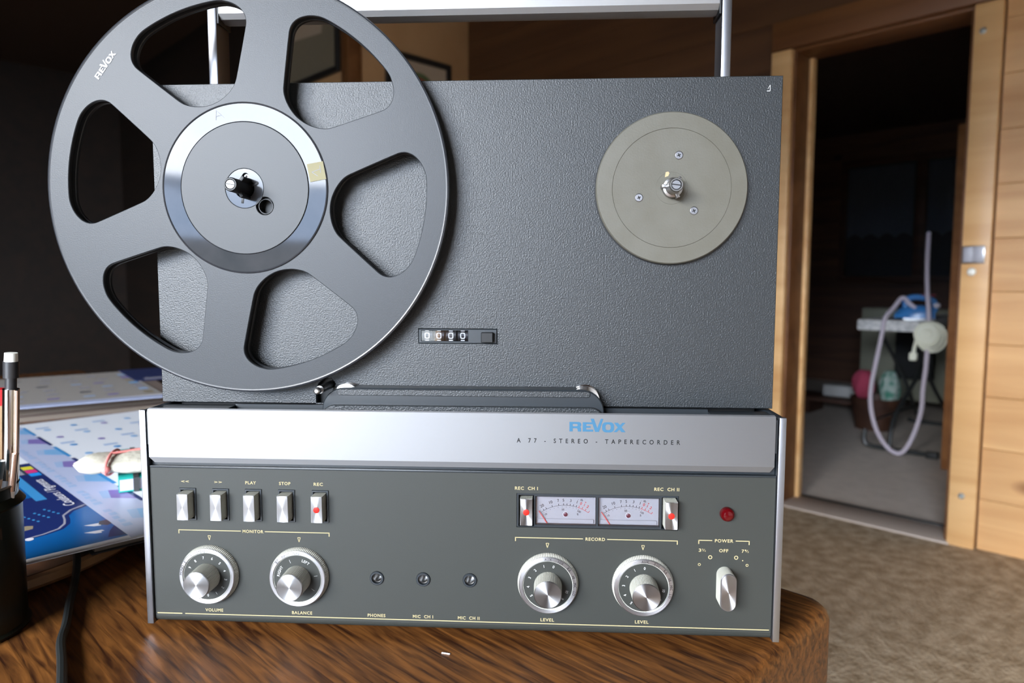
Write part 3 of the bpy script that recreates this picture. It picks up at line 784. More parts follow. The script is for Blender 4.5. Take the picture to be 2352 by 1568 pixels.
# ------------------------------------------------------------------ the tape reel
RX, RZ = -0.1368, 0.2838
reel = thing('tape_reel', 'large grey plastic tape reel with six windows mounted on the left spindle', 'tape reel', (RX, -0.006, RZ))
def window(ang):
    half = [(56.8, 0), (57.2, 4.5), (58.4, 9), (60.6, 14), (63.8, 18.3), (68, 21.3), (93, 37.2), (96.5, 39.2), (100.5, 39.9), (105, 38.8), (109, 36.0), (112, 32.6)]
    outer = [(118.2 * math.cos(R(a)), 118.2 * math.sin(R(a))) for a in (13.4, 9, 4.5, 0)]
    h = half + outer
    pts = h + [(u, -v) for u, v in reversed(h[1:-1])]
    for _ in range(2):
        pts = [q for (a, b), (c, d) in zip(pts, pts[1:] + pts[:1]) for q in ((0.75 * a + 0.25 * c, 0.75 * b + 0.25 * d), (0.25 * a + 0.75 * c, 0.25 * b + 0.75 * d))]
    ca, sa = math.cos(R(ang)), math.sin(R(ang))
    return [(RX + (u * ca - v * sa) * MM, RZ + (u * sa + v * ca) * MM) for u, v in pts]
wins = [window(-10 + 60 * k) for k in range(6)]
mb = MB(); mb.prism(circ(RX, RZ, 0.1320, 144), wins + [circ(RX, RZ, 0.0500, 72)], -0.0160, -0.0128, 0.0004)
P(mb, 'front_flange', 'reel_plastic', reel)
mb = MB(); mb.prism(circ(RX, RZ, 0.1320, 144), wins, -0.0090, -0.0062, 0.0004)
P(mb, 'rear_flange', 'reel_plastic', reel)
mb = MB(); mb.lathe([(0.1320, -0.0128), (0.1326, -0.0131), (0.1327, -0.0145), (0.1324, -0.0158), (0.1314, -0.0163), (0.1306, -0.0160)], (RX, 0, RZ), n=144, cap0=False, cap1=False)
P(mb, 'rim_bead', 'reel_edge', reel)
mb = MB(); mb.lathe([(0.0560, -0.0090), (0.0560, -0.0128), (0.0460, -0.0132), (0.0460, -0.0090)], (RX, 0, RZ), n=96, cap0=False, cap1=False); P(mb, 'hub_core', 'reel_edge', reel)
mb = MB(); mb.lathe([(0.0545, -0.0159), (0.0545, -0.0166), (0.0541, -0.0169), (0.0536, -0.0167), (0.0534, -0.0165), (0.0424, -0.0165), (0.0420, -0.0161), (0.0420, -0.0155)], (RX, 0, RZ), n=128, cap0=False, cap1=False)
hub_ring = P(mb, 'hub_ring', 'gloss_ring', reel)
cut = circ(-0.1237, 0.2725, 0.0058, 32)
mb = MB(); mb.prism(circ(RX, RZ, 0.0419, 96), [cut, circ(RX, RZ, 0.0127, 40)], -0.0168, -0.0140, 0.0002)
hub = P(mb, 'hub_plate', 'hub_plastic', reel)
mb = MB(); mb.lathe([(0.0057, -0.0142), (0.0048, -0.0144), (0.0048, -0.0163), (0.0044, -0.0163), (0.0044, -0.0095), (0.0006, -0.0094)], (-0.1232, 0, 0.2722), n=32, cap0=False)
P(mb, 'hub_hole', 'black_plastic', reel)
slots = [circ(RX + 0.0008, RZ + 0.0076, 0.0021, 16)]
mb = MB(); mb.prism(circ(RX, RZ, 0.0126, 48), slots + [circ(RX, RZ, 0.0064, 24)], -0.0167, -0.0146, 0.0002)
P(mb, 'hub_cap', 'hub_cap', reel)
mb = MB(); mb.lathe([(0.0018, -0.0120), (0.0016, -0.0150), (0.0009, -0.0150), (0.0008, -0.013)], (RX + 0.0008, 0, RZ + 0.0076), n=16); P(mb, 'hub_rivet', 'dull_steel', reel)
for a in (20, 140, 260):
    M = Matrix.Translation((RX, 0, RZ)) @ Matrix.Rotation(R(-a), 4, 'Y')
    mb = MB(); mb.box(0.004, 0.0098, -0.01685, -0.0162, -0.0009, 0.0009, 0.0003, M=M); P(mb, 'hub_slot', 'black_plastic', reel)
mb = MB(); logo(mb, Matrix.Translation((-0.2262, -0.01625, 0.3624)) @ Matrix.Rotation(-R(52.4), 4, 'Y') @ Matrix.Scale(0.0000101, 4)); P(mb, 'logo', 'white_print', reel, smooth=False)
M = Matrix.Translation((-0.0893, -0.0, 0.2940)) @ Matrix.Rotation(-R(10), 4, 'Y')
mb = MB(); mb.prism(rect(-0.0053, 0.0053, -0.0057, 0.0057), (), -0.01690, -0.01672, M=M); st = P(mb, 'sticker', 'sticker', reel)
mb = MB(); mb.strip([(-0.0030, 0.0002), (0.0027, 0.0012)], 0.00035, 0); mb.strip([(0.0029, 0.0034), (0.0025, -0.0012)], 0.00035, 0); mb.strip([(-0.0030, 0.0002), (0.0003, -0.0029)], 0.00035, 0)
mb2 = MB(); mb2.add(mb.v, mb.f, M @ Matrix.Translation((0, -0.01705, 0))); P(mb2, 'numeral', 'pencil_grey', st, smooth=False)
mb = MB()
for a, b in (((-0.0025, -0.0030), (-0.0022, 0.0030)), ((-0.0022, 0.0030), (0.0028, -0.0015)), ((-0.0024, -0.0008), (0.0012, 0.0001))): mb.strip([(a[0] - 0.1517, a[1] + 0.3300), (b[0] - 0.1517, b[1] + 0.3300)], 0.0002, -0.0167)
P(mb, 'scratched_letter', 'pencil_grey', hub_ring, smooth=False)

# ------------------------------------------------------------------ the table
E1 = Vector((-0.7524, 0.6587)); E2 = Vector((-0.6587, -0.7524)); CORNER = Vector((0.2715, 0.0435))
ANG1 = math.atan2(E1.y, E1.x)
# table frame: +x along E1 (away), +y along E2 (towards the front left), z from the top surface
TM = Matrix.Translation((CORNER.x, CORNER.y, TABLE)) @ Matrix.Rotation(ANG1, 4, 'Z')
TL, TW = 1.95, 1.05
table = thing('wooden_table', 'heavy dark oak table with a thick rounded worn top', 'table', M=TM @ Matrix.Translation((TL / 2, TW / 2, -0.752)))
mb = MB()
def slab(inset): return rr(0.0 + inset, TL - inset, 0.0 + inset, TW - inset, 0.018, 5)
rings = [[(x, y, z) for x, y in slab(i)] for i, z in ((0.012, -0.07), (0.004, -0.066), (0.0, -0.056), (0.0, -0.010), (0.0012, -0.005), (0.004, -0.0016), (0.009, 0.0))]
mb.loft(rings); mb.build('table_top', 'oak', table, M=TM, angle=40)
for x in (0.2, TL - 0.2):
    for y in (0.16, TW - 0.16):
        mb = MB(); mb.box(x - 0.04, x + 0.04, y - 0.04, y + 0.04, -0.752, -0.068, 0.006); mb.build('leg', 'oak', table, M=TM)
mb = MB(); mb.box(0.2, TL - 0.2, TW / 2 - 0.02, TW / 2 + 0.02, -0.45, -0.36, 0.004); mb.build('stretcher', 'oak', table, M=TM)
for x in (0.2, TL - 0.2):
    mb = MB(); mb.box(x - 0.02, x + 0.02, 0.2, TW - 0.2, -0.46, -0.35, 0.004); mb.build('stretcher', 'oak', table, M=TM)

def on_table(x, y, z=0.0): return (x, y, TABLE + z)
mat('flake', (0.85, 0.85, 0.88), 0.5)
mb = MB(); mb.box(-0.0028, 0.0028, -0.0005, 0.0005, 0.0, 0.0006, 0.0002, M=Matrix.Translation(on_table(-0.0035, -0.046)) @ Matrix.Rotation(R(-12), 4, 'Z'))
tag(mb.build('paper_flake', 'flake'), 'tiny white paper shred lying on the table before the recorder', 'paper')

# ------------------------------------------------------------------ round board, books, posters
mat('board_edge', (0.30, 0.15, 0.06), 0.5, var=(30, (0.22, 0.10, 0.04), 0.2))
wood('board_wood', (0.10, 0.045, 0.018), (0.05, 0.02, 0.009), scale=60, rough=0.45)
BC = (-0.476, 0.098)
board = thing('round_board', 'round wooden board with a light edge under the blue poster', 'board', on_table(*BC))
mb = MB(); mb.lathe([(0.150, 0.0), (0.170, 0.002), (0.1745, 0.006), (0.1735, 0.0115), (0.168, 0.0125)], on_table(*BC), axis='Z', n=96); mb.build('board_body', 'board_edge', board)
mb = MB(); mb.lathe([(0.168, 0.0122), (0.167, 0.0130), (0.001, 0.0130)], on_table(*BC), axis='Z', n=96, cap0=False); mb.build('board_face', 'board_wood', board)

PO = Matrix.Translation((-0.300, 0.0485, 0.0152)) @ Matrix.Rotation(R(49.5), 4, 'Z')     # poster frame: x along its near edge, y away
mat('book_cloth', (0.02, 0.018, 0.018), 0.7); mat('book_pages', (0.17, 0.14, 0.11), 0.8)
bk = thing('dark_book', 'thin dark book lying between the round board and the poster', 'book', M=PO @ Matrix.Translation((0.06, 0.2, -0.0098)))
for z0, z1 in ((-0.0099, -0.0086), (-0.0020, -0.0006)):
    mb = MB(); mb.box(0.006, 0.115, 0.012, 0.24, z0, z1, 0.0004); mb.build('cover', 'book_cloth', bk, M=PO)
mb = MB(); mb.box(0.009, 0.113, 0.015, 0.237, -0.0086, -0.0020); mb.build('page_block', 'book_pages', bk, M=PO)

mat('poster_white', (0.82, 0.85, 0.90), 0.3, spec=0.5); mat('poster_navy', (0.012, 0.025, 0.13), 0.3); mat('poster_blue', (0.004, 0.11, 0.36), 0.3)
mat('poster_lilac', (0.46, 0.51, 0.70), 0.3); mat('poster_violet', (0.22, 0.17, 0.45), 0.3); mat('poster_cyan', (0.05, 0.28, 0.60), 0.3)
mat('poster_sky', (0.20, 0.42, 0.70), 0.3); mat('poster_grey', (0.33, 0.33, 0.40), 0.3); mat('poster_slate', (0.04, 0.05, 0.08), 0.3); mat('poster_yellow', (0.75, 0.68, 0.05), 0.3)
mat('poster_pink', (0.75, 0.04, 0.22), 0.3); mat('poster_azure', (0.02, 0.30, 0.80), 0.3); mat('poster_tan', (0.30, 0.25, 0.17), 0.3); mat('poster_ink', (0.75, 0.75, 0.82), 0.3); mat('poster_mist', (0.33, 0.46, 0.68), 0.35)
mat('poster_edge', (0.30, 0.22, 0.15), 0.7)
PM = ['poster_white', 'poster_navy', 'poster_blue', 'poster_lilac', 'poster_violet', 'poster_cyan', 'poster_sky', 'poster_grey', 'poster_slate', 'poster_yellow', 'poster_pink', 'poster_azure', 'poster_tan', 'poster_ink', 'poster_mist']
poster = thing('printed_poster', 'glossy white and blue printed poster lying beside the recorder', 'poster', M=PO)
mb = MB(); mb.box(-0.046, 0.25, 0, 0.612, -0.0006, 0.0, 0.0); mb.build('sheet', 'poster_white', poster, M=PO)
pr = MB(); lay = [0]
def patch(pts, m, mbx=None, zz=None):
    lay[0] += 1; (mbx or pr).add([(x * MM, y * MM, 0.00004 + 0.000002 * lay[0]) for x, y in pts], [tuple(range(len(pts)))], None, PM.index('poster_' + m))
def oval(x, y, a, b, m, n=12): patch([(x + a * math.cos(2 * math.pi * k / n), y + b * math.sin(2 * math.pi * k / n)) for k in range(n)], m)
def q4(x0, x1, y0, y1, m): patch([(x0, y0), (x1, y0), (x1, y1), (x0, y1)], m)
q4(33, 74, 4, 606, 'lilac')
q4(-44, 33, 11, 345, 'blue')
patch([(-44, 52), (-31, 58), (-14, 60), (0, 66), (8, 78), (11, 90), (13, 102), (20, 114), (33, 122), (33, 345), (-44, 345)], 'navy')
for i, (a, b) in enumerate((((-44, 56), (-14, 63)), ((-14, 63), (-2, 69)), ((-2, 69), (5, 80)), ((5, 80), (8, 92)), ((8, 92), (10, 105)), ((10, 105), (19, 118)), ((19, 118), (33, 127)))):
    patch([(a[0], a[1]), (b[0], b[1]), (b[0] - 1.2, b[1] + 2.2), (a[0] - 1.2, a[1] + 2.2)], 'grey')
q4(3, 12, 172, 285, 'cyan'); q4(-30, 3, 180, 285, 'sky') if False else q4(-26, 3, 188, 285, 'blue')
for k in range(4): q4(-22 + 5 * k, -20 + 5 * k, 192, 260 + 5 * (k % 2), 'cyan')
q4(6, 24, 288, 345, 'slate'); q4(8, 18, 290, 340, 'grey')
q4(21, 31, 276, 291, 'azure'); q4(21, 31, 293, 309, 'pink'); q4(21, 31, 311, 328, 'yellow')
for x, y in ((22, 58), (17, 38)): patch([(x - 8, y + 5), (x - 2, y - 3), (x + 3, y - 5), (x + 3, y - 1), (x + 6, y - 1), (x + 5, y + 3)], 'ink')
patch([(24, 57), (29, 50), (33, 53), (33, 66), (27, 66)], 'slate'); q4(24, 33, 22, 45, 'violet') if False else patch([(20, 18), (33, 14), (33, 46), (26, 34)], 'navy')
patch([(-30, 82), (-18, 85), (-16, 93), (-20, 97), (-31, 92)], 'tan')
oval(-32, 134, 6, 10, 'violet')
for i in range(3):
    for j in range(4): oval(-10 + 9 * i - 2 * j, 104 + 12 * i * 0.5 + 7 * j, 1.2, 2.2, 'cyan', 8)
oval(-26, 58, 3, 4, 'ink')
for k in range(7):
    y = 30 + k * 82
    patch([(56, y + 20), (74, y), (74, y + 42), (62, y + 50)], 'violet' if k % 2 else 'sky'); patch([(50, y + 24), (56, y + 20), (62, y + 50), (54, y + 52)], 'mist')
    q4(73, 77, y - 10, y + 60, 'navy' if k % 2 else 'cyan')
    for j in range(5): q4(38 + (j % 2), 45 - (j % 3), y + 6 + 13 * j, y + 15 + 13 * j, 'mist')
for i in range(4):
    for j in range(9):
        x, y = 92 + 36 * i, 30 + 64 * j + 14 * (i % 2); m = ('cyan', 'violet', 'sky')[(i + j) % 3]
        oval(x + 4, y, 4.5, 6.5, m, 9); q4(x - 6, x + 10, y + 15, y + 24, 'lilac' if (i + j) % 2 else 'mist') if (i + j) % 2 == 0 else None
def poster_text(s, x, y, h, w, m):
    v, f, x0, x1, y0, y1 = text_flat(s, 1.0, 0.012); lay[0] += 1
    sx = w / (x1 - x0); sy = h / (y1 - y0)
    pr.add([((x - (q - y0) * sy) * MM, (y + (p - x0) * sx) * MM, 0.00004 + 0.000002 * lay[0]) for p, q in v], f, None, PM.index('poster_' + m))
poster_text('Couleurs / Pigments', 29.5, 134, 12, 122, 'ink')
pr.build('print', PM, poster, smooth=False, M=PO)['kind'] = 'stuff'

def sheet(name, label, cat, x, y, z, w, l, rot, m, spots, parts=()):
    M = Matrix.Translation((x, y, z)) @ Matrix.Rotation(R(rot), 4, 'Z')
    t = thing(name, label, cat, M=M)
    mb = MB(); mb.box(0, w, 0, l, -0.001, 0.0); mb.build('sheet', m, t, M=M)
    mb = MB()
    for px, py, a, b, k in spots: mb.add([(px, py, 0.0002), (px + a, py, 0.0002), (px + a, py + b, 0.0002), (px, py + b, 0.0002)], [(0, 1, 2, 3)], None, PM.index('poster_' + k))
    if spots: mb.build('print', PM, t, M=M, smooth=False)['kind'] = 'stuff'
    return t
mat('sheet_dull', (0.30, 0.275, 0.25), 0.6)
random.seed(3)
sp = [(0.05 + 0.05 * i + random.uniform(-.01, .01), 0.04 + 0.06 * j, 0.018, 0.014, random.choice(['grey', 'mist', 'slate', 'violet', 'grey'])) for i in range(7) for j in range(6)]
sp += [(0.400, 0.03 + 0.05 * k, 0.016, 0.03, ('tan', 'mist', 'grey', 'sky', 'tan', 'violet', 'mist')[k]) for k in range(7)]
sheet('grey_poster', 'dull grey printed sheet with small spots farther back on the table', 'poster', -0.975, 0.500, TABLE + 0.0275, 0.425, 0.41, 41, 'sheet_dull', sp)
mat('navy_card', (0.02, 0.03, 0.10), 0.4)
sheet('navy_folder', 'dark navy folder at the back edge of the table', 'folder', -0.80, 0.93, TABLE + 0.0285, 0.10, 0.22, 41, 'navy_card', [(0.02, 0.01, 0.06, 0.03, 'grey')])
sheet('lilac_card', 'narrow pale lilac card lying in front of the grey sheet', 'card', -0.840, 0.577, TABLE + 0.0280, 0.32, 0.035, 38, 'poster_lilac', [])
# a low block of magazines carries the far sheets
mat('magazine', (0.16, 0.12, 0.10), 0.6)
for k, (dx, dy, rot) in enumerate(((0, 0, 0), (0.01, 0.006, 1.5), (-0.008, 0.004, -1.0))):
    M = Matrix.Translation((-0.93, 0.535, TABLE + 0.0088 * k)) @ Matrix.Rotation(R(41 + rot), 4, 'Z')
    t = thing('magazine', ('brown magazine at the bottom of the pile under the grey sheet', 'brown magazine in the middle of the pile under the grey sheet', 'brown magazine on top of the pile under the grey sheet')[k], 'magazine', M=M, group='magazines under the grey sheet')
    mb = MB(); mb.box(dx, 0.40 + dx, dy, 0.39 + dy, 0.0, 0.0012); mb.box(dx, 0.40 + dx, dy, 0.39 + dy, 0.0074, 0.0086); mb.build('cover', 'magazine', t, M=M)
    mb = MB(); mb.box(dx + 0.001, 0.398 + dx, dy + 0.001, 0.388 + dy, 0.0012, 0.0074); mb.build('page_block', 'book_pages', t, M=M)

# notebook and cloth pouch on the poster
mat('teal_cover', (0.012, 0.26, 0.225), 0.5, spec=0.2); mat('pages_white', (0.46, 0.46, 0.53), 0.7); mat('elastic', (0.03, 0.032, 0.034), 0.7)
mat('pouch_cloth', (0.52, 0.49, 0.40), 0.9, bump=(120, 0.7, 0.002), var=(25, (0.42, 0.40, 0.33), 0.25)); mat('red_cord', (0.72, 0.22, 0.20), 0.8)
NM = Matrix.Translation((-0.3650, 0.1905, 0.0158)) @ Matrix.Rotation(R(33), 4, 'Z')
nb = thing('notebook', 'teal covered notebook with white pages and black elastic on the poster', 'notebook', M=NM)
mb = MB(); mb.box(0, 0.09, 0, 0.14, 0.0, 0.0014, 0.0005); mb.build('cover', 'teal_cover', nb, M=NM)
mb = MB(); mb.box(0, 0.09, 0, 0.14, 0.0128, 0.0142, 0.0005); mb.build('cover', 'teal_cover', nb, M=NM)
mb = MB(); mb.box(0.001, 0.089, 0.001, 0.139, 0.0014, 0.0128); mb.build('page_block', 'pages_white', nb, M=NM)
mb = MB()
for b in ((0.013, 0.018, -0.0012, 0.1412, 0.0142, 0.0150), (0.013, 0.018, -0.0012, 0.0, 0.0, 0.0150), (0.013, 0.018, 0.14, 0.1412, 0.0, 0.0150)): mb.box(*b)
mb.build('elastic_band', 'elastic', nb, M=NM)
PC = Vector((-0.362, 0.229, 0.0302)); UM = Matrix.Translation(PC) @ Matrix.Rotation(R(22), 4, 'Z')
po = thing('cloth_pouch', 'cream cloth pouch tied with a red cord on top of the teal notebook', 'pouch', M=UM)
mb = MB(); rings = []
for i in range(13):
    t = -1 + 2 * i / 12; L = 0.062 * t; w = 0.036 * (1 - abs(t) ** 3.0) ** 0.5 + 0.001; h = 0.009 * (1 - abs(t) ** 4) ** 0.5 + 0.0008
    if i in (3, 4): w *= 0.9; h *= 0.8
    rings.append([(L + 0.002 * math.sin(k), w * math.cos(2 * math.pi * k / 20), 0.0095 + h * math.sin(2 * math.pi * k / 20) * (1 + 0.06 * math.sin(3 * k + i))) for k in range(20)])
mb.loft(rings); mb.build('pouch_body', 'pouch_cloth', po, M=UM, angle=60)
mb = MB(); mb.tube([(-0.028, 0.036 * math.cos(R(a)), 0.0095 + 0.0098 * math.sin(R(a))) for a in range(0, 361, 30)], 0.0014, 8, 4); mb.ball((-0.028, -0.033, 0.0095), 0.004)
mb.tube([(-0.028, -0.006, 0.0196), (-0.005, 0.004, 0.0200), (0.025, 0.012, 0.0196), (0.055, 0.012, 0.013)], 0.0012, 8, 5); mb.build('cord', 'red_cord', po, M=UM)

# black cable coming from under the poster
mat('cable_black', (0.012, 0.014, 0.014), 0.4)
mb = MB(); mb.tube([(-0.345, 0.100, TABLE + 0.0162), (-0.330, 0.075, TABLE + 0.0162), (-0.3115, 0.052, TABLE + 0.0163), (-0.3030, 0.0395, TABLE + 0.011), (-0.296, 0.026, TABLE + 0.0035), (-0.284, 0.005, TABLE + 0.003), (-0.262, -0.030, TABLE + 0.003), (-0.2495, -0.052, TABLE + 0.003), (-0.230, -0.078, TABLE + 0.003), (-0.200, -0.120, TABLE + 0.003), (-0.150, -0.19, TABLE + 0.003)], 0.0028, 10, 6)
tag(mb.build('power_cable', 'cable_black'), 'thin black cable running over the table from under the poster', 'cable')

# ------------------------------------------------------------------ tin with pens
mat('tin_green', (0.007, 0.010, 0.006), 0.3, spec=0.3, var=(14, (0.013, 0.010, 0.006), 0.2)); mat('tin_rim', (0.10, 0.11, 0.09), 0.25, 0.7); mat('tin_text', (0.05, 0.04, 0.032), 0.5, spec=0.2); mat('tin_brown', (0.03, 0.016, 0.009), 0.45, spec=0.2)
JC = (-0.3298, -0.0400); JR = 0.0405
tin = thing('pencil_tin', 'dark green painted tin holding pens at the left table edge', 'tin', on_table(*JC))
mb = MB(); mb.lathe([(JR - 0.002, 0.0), (JR, 0.0008), (JR + 0.0006, 0.0026), (JR - 0.0012, 0.0042), (JR - 0.001, 0.080), (JR - 0.001, 0.0835), (JR + 0.0010, 0.0855), (JR - 0.0005, 0.0875), (JR - 0.003, 0.090), (JR - 0.003, 0.0965), (JR - 0.002, 0.0975), (JR - 0.0035, 0.0985), (JR - 0.0045, 0.0965), (JR - 0.0045, 0.004), (0.001, 0.004)], on_table(*JC), axis='Z', n=72)
mb.build('tin_body', 'tin_green', tin)
def wrap(mb, v, f, ang0, z0, r, mi=0):
    """flat (x, z) shape bent around the tin"""
    mb.add([(JC[0] + r * math.cos(ang0 + x / r), JC[1] + r * math.sin(ang0 + x / r), TABLE + z0 + z) for x, z in v], f, None, mi)
def wrap_text(mb, s, ang0, z0, h, wf=1.0):
    v, f, x0, x1, y0, y1 = text_flat(s, 1.0, 0.02); k = h / (text_flat('H', 1.0, 0.02)[5] - text_flat('H', 1.0, 0.02)[4])
    wrap(mb, [((p - (x0 + x1) / 2) * k * wf, (q) * k) for p, q in v], f, ang0, z0, JR + 0.0003)
mb = MB()
AJ = R(-62)
wrap_text(mb, 'TA', AJ + 0.30, 0.0485, 0.0135); wrap_text(mb, 'WDER', AJ + 0.20, 0.0235, 0.0075); wrap_text(mb, 'ET', AJ + 0.05, 0.0150, 0.0055)
mb.build('lettering', 'tin_text', tin, smooth=False)
mb = MB(); grid = [(x * 0.004 - 0.03, z) for z in (0.0, 0.004, 0.0075) for x in range(16)]
wrap(mb, [(x, z + 0.002 * math.sin(x * 90)) for x, z in grid], [(16 * j + i, 16 * j + i + 1, 16 * j + i + 17, 16 * j + i + 16) for j in range(2) for i in range(15)], AJ + 0.2, 0.0660, JR + 0.0001)
mb.build('painted_band', 'tin_brown', tin)
mb = MB(); grid = [(x * 0.004 - 0.024, z) for z in (0.0, 0.003, 0.006) for x in range(10)]
wrap(mb, grid, [(10 * j + i, 10 * j + i + 1, 10 * j + i + 11, 10 * j + i + 10) for j in range(2) for i in range(9)], AJ - 0.1, 0.0055, JR + 0.0001)
mb.build('painted_band', 'tin_brown', tin)

mat('eraser', (0.80, 0.80, 0.74), 0.7); mat('pen_black', (0.02, 0.02, 0.022), 0.4); mat('pen_red', (0.62, 0.01, 0.015), 0.4); mat('pencil_wood', (0.55, 0.36, 0.2), 0.6); mat('brush_blue', (0.02, 0.05, 0.065), 0.4)
mat('copper_clip', (0.60, 0.42, 0.33), 0.25, 0.9); mat('tan_ring', (0.30, 0.22, 0.15), 0.5); mat('clear_tube', (0.75, 0.68, 0.6), 0.2, spec=0.6)
def pen(name, label, base, top, segs, extra=None):
    """segs = [(t0, t1, r0, r1, material, part name)] along base -> top"""
    b, t = Vector(base), Vector(top)
    o = thing(name, label, 'pen' if 'pencil' not in name and 'brush' not in name else name.split('_')[-1], base)
    for t0, t1, r0, r1, m, part in segs:
        mb = MB(); mb.cyl(b.lerp(t, t0), b.lerp(t, t1), r0, r1, 20); mb.build(part, m, o)
    if extra:
        mb = MB(); off, t0, t1, w, m = extra; d = Vector(off); mb.cyl(b.lerp(t, t0) + d, b.lerp(t, t1) + d, w, w, 10); mb.build('clip', m, o)
    return o
zb = TABLE + 0.0055
pen('mechanical_pencil', 'chrome mechanical pencil with white eraser and black ferrule in the tin', (-0.3110, -0.0180, zb), (-0.2975, -0.0200, 0.1765),
    ((0.0, 0.04, 0.001, 0.0035, 'dull_steel', 'tip'), (0.04, 0.52, 0.0049, 0.0049, 'pen_black', 'grip'), (0.52, 0.865, 0.0050, 0.0050, 'chrome', 'barrel'), (0.865, 0.907, 0.0034, 0.0034, 'pen_black', 'neck'), (0.907, 0.968, 0.0046, 0.0046, 'pen_black', 'ferrule'), (0.968, 1.0, 0.0040, 0.0038, 'eraser', 'eraser')),
    ((0.0058, -0.002, 0.0), 0.42, 0.86, 0.0011, 'copper_clip'))
pen('red_pen', 'red capped pen with a pale barrel in the tin', (-0.3230, -0.0150, zb), (-0.3093, -0.0180, 0.1520),
    ((0.0, 0.93, 0.0042, 0.0042, 'pencil_wood', 'barrel'), (0.93, 1.0, 0.0046, 0.0042, 'pen_red', 'cap')))
pen('paint_brush', 'dark blue handled brush with a tan ring in the tin', (-0.3180, -0.0480, zb), (-0.2990, -0.0350, 0.1075),
    ((0.0, 0.79, 0.0047, 0.0049, 'brush_blue', 'handle'), (0.79, 0.895, 0.0050, 0.0050, 'tan_ring', 'ring'), (0.895, 1.0, 0.0049, 0.0044, 'brush_blue', 'end')))
pen('clear_stick', 'slim pale plastic stick leaning on the rim of the tin', (-0.3060, -0.0340, zb), (-0.2905, -0.0300, 0.1110),
    ((0.0, 0.78, 0.0020, 0.0020, 'clear_tube', 'shaft'), (0.78, 1.0, 0.0022, 0.0022, 'copper_clip', 'sleeve')))

# ------------------------------------------------------------------ pictures on the corner block
mat('frame_black', (0.014, 0.013, 0.013), 0.5); mat('picture_paper', (0.42, 0.33, 0.25), 0.7); mat('picture_green', (0.10, 0.14, 0.06), 0.7); mat('picture_red', (0.35, 0.05, 0.04), 0.7); mat('picture_grey', (0.20, 0.17, 0.12), 0.7)
def picture(name, label, M, w, h, fw, m, design):
    t = thing(name, label, 'picture', M=M)
    mb = MB(); mb.prism(rect(0, w, 0, h), [rect(fw, w - fw, fw, h - fw)], -0.022, -0.001, 0.002); mb.build('frame', 'frame_black', t, M=M)
    mb = MB(); mb.box(fw * 0.9, w - fw * 0.9, -0.010, -0.004, fw * 0.9, h - fw * 0.9); mb.build('mount', m, t, M=M)
    for k, (mm, mbx) in enumerate(design): mbx.build('artwork', mm, t, M=M, smooth=False)
d1, d2 = MB(), MB()
d1.disc(0.24, 0.42, 0.13, -0.0104, 28, 0.10); d2.disc(0.24, 0.42, 0.10, -0.0106, 24, 0.085)
picture('framed_picture', 'black framed picture with a round motif on the light board wall', ROOM @ Matrix.Translation((-2.098, -0.64, 1.68)) @ Matrix.Rotation(R(90), 4, 'Z'), 0.48, 0.64, 0.035, 'picture_paper', (('picture_green', d1), ('picture_red', d2)))
d3 = MB(); d3.strip([(0.1, 0.3), (0.4, 0.36), (0.75, 0.33)], 0.16, -0.0104)
picture('wide_picture', 'wide dark framed picture on the wall beside the corner post', ROOM @ Matrix.Translation((-3.10, -0.877, 2.155)), 0.93, 0.62, 0.035, 'picture_grey', (('picture_paper', d3),))

# ------------------------------------------------------------------ switch plate, screws on the door casing
mat('switch_grey', (0.36, 0.36, 0.40), 0.4); mat('zinc', (0.55, 0.6, 0.6), 0.35, 0.8); mat('porcelain', (0.80, 0.80, 0.72), 0.2)
sw = thing('light_switch', 'grey double rocker light switch on the pine door casing', 'switch', M=ROOM @ Matrix.Translation((0.700, -0.022, 1.06)))
mb = MB(); mb.box(0.664, 0.735, -0.030, -0.0225, 1.058, 1.122, 0.002); mb.build('plate', 'dull_steel', sw, M=ROOM)
for k in range(2):
    mb = MB(); mb.box(0.669 + 0.031 * k, 0.699 + 0.031 * k, -0.034, -0.028, 1.064, 1.118, 0.001); mb.build('rocker', 'switch_grey', sw, M=ROOM)
mb = MB(); mb.lathe([(0.014, -0.0225), (0.015, -0.028), (0.011, -0.035), (0.003, -0.038)], (0.697, 0, 1.028), n=24)
tag(mb.build('porcelain_knob', 'porcelain', M=ROOM), 'small round white knob below the light switch', 'knob')
for x, z, lab in ((0.690, 1.880, 'zinc screw head near the top of the door casing'), (0.703, 0.195, 'zinc screw head near the bottom of the door casing')):
    mb = MB(); mb.lathe([(0.011, -0.0223), (0.011, -0.024), (0.007, -0.027), (0.001, -0.027)], (x, 0, z), n=20)
    tag(mb.build('screw_head', 'zinc', M=ROOM), lab, 'screw', 'screws of the door casing')

# ------------------------------------------------------------------ the hall beyond the door
mat('board_cover', (0.62, 0.61, 0.58), 0.85, bump=(60, 0.5, 0.002), var=(40, (0.40, 0.40, 0.39), 0.12)); mat('tube_black', (0.02, 0.022, 0.022), 0.4); mat('foot_cap', (0.015, 0.016, 0.016), 0.6)
mat('iron_blue', (0.035, 0.17, 0.42), 0.3); mat('iron_red', (0.22, 0.02, 0.03), 0.4); mat('iron_pale', (0.6, 0.55, 0.58), 0.4); mat('hose_grey', (0.48, 0.42, 0.47), 0.6); mat('cord_cream', (0.72, 0.72, 0.58), 0.6)
ib = thing('ironing_board', 'white covered ironing board on black tube legs standing in the hall', 'ironing board', M=ROOM @ Matrix.Translation((0.05, 1.9, 0)))
mb = MB()
outl = [(-0.165, 1.36), (0.16, 1.36), (0.175, 1.42), (0.16, 2.0), (0.10, 2.35), (0.03, 2.52), (-0.04, 2.52), (-0.11, 2.35), (-0.165, 2.0), (-0.18, 1.42)]
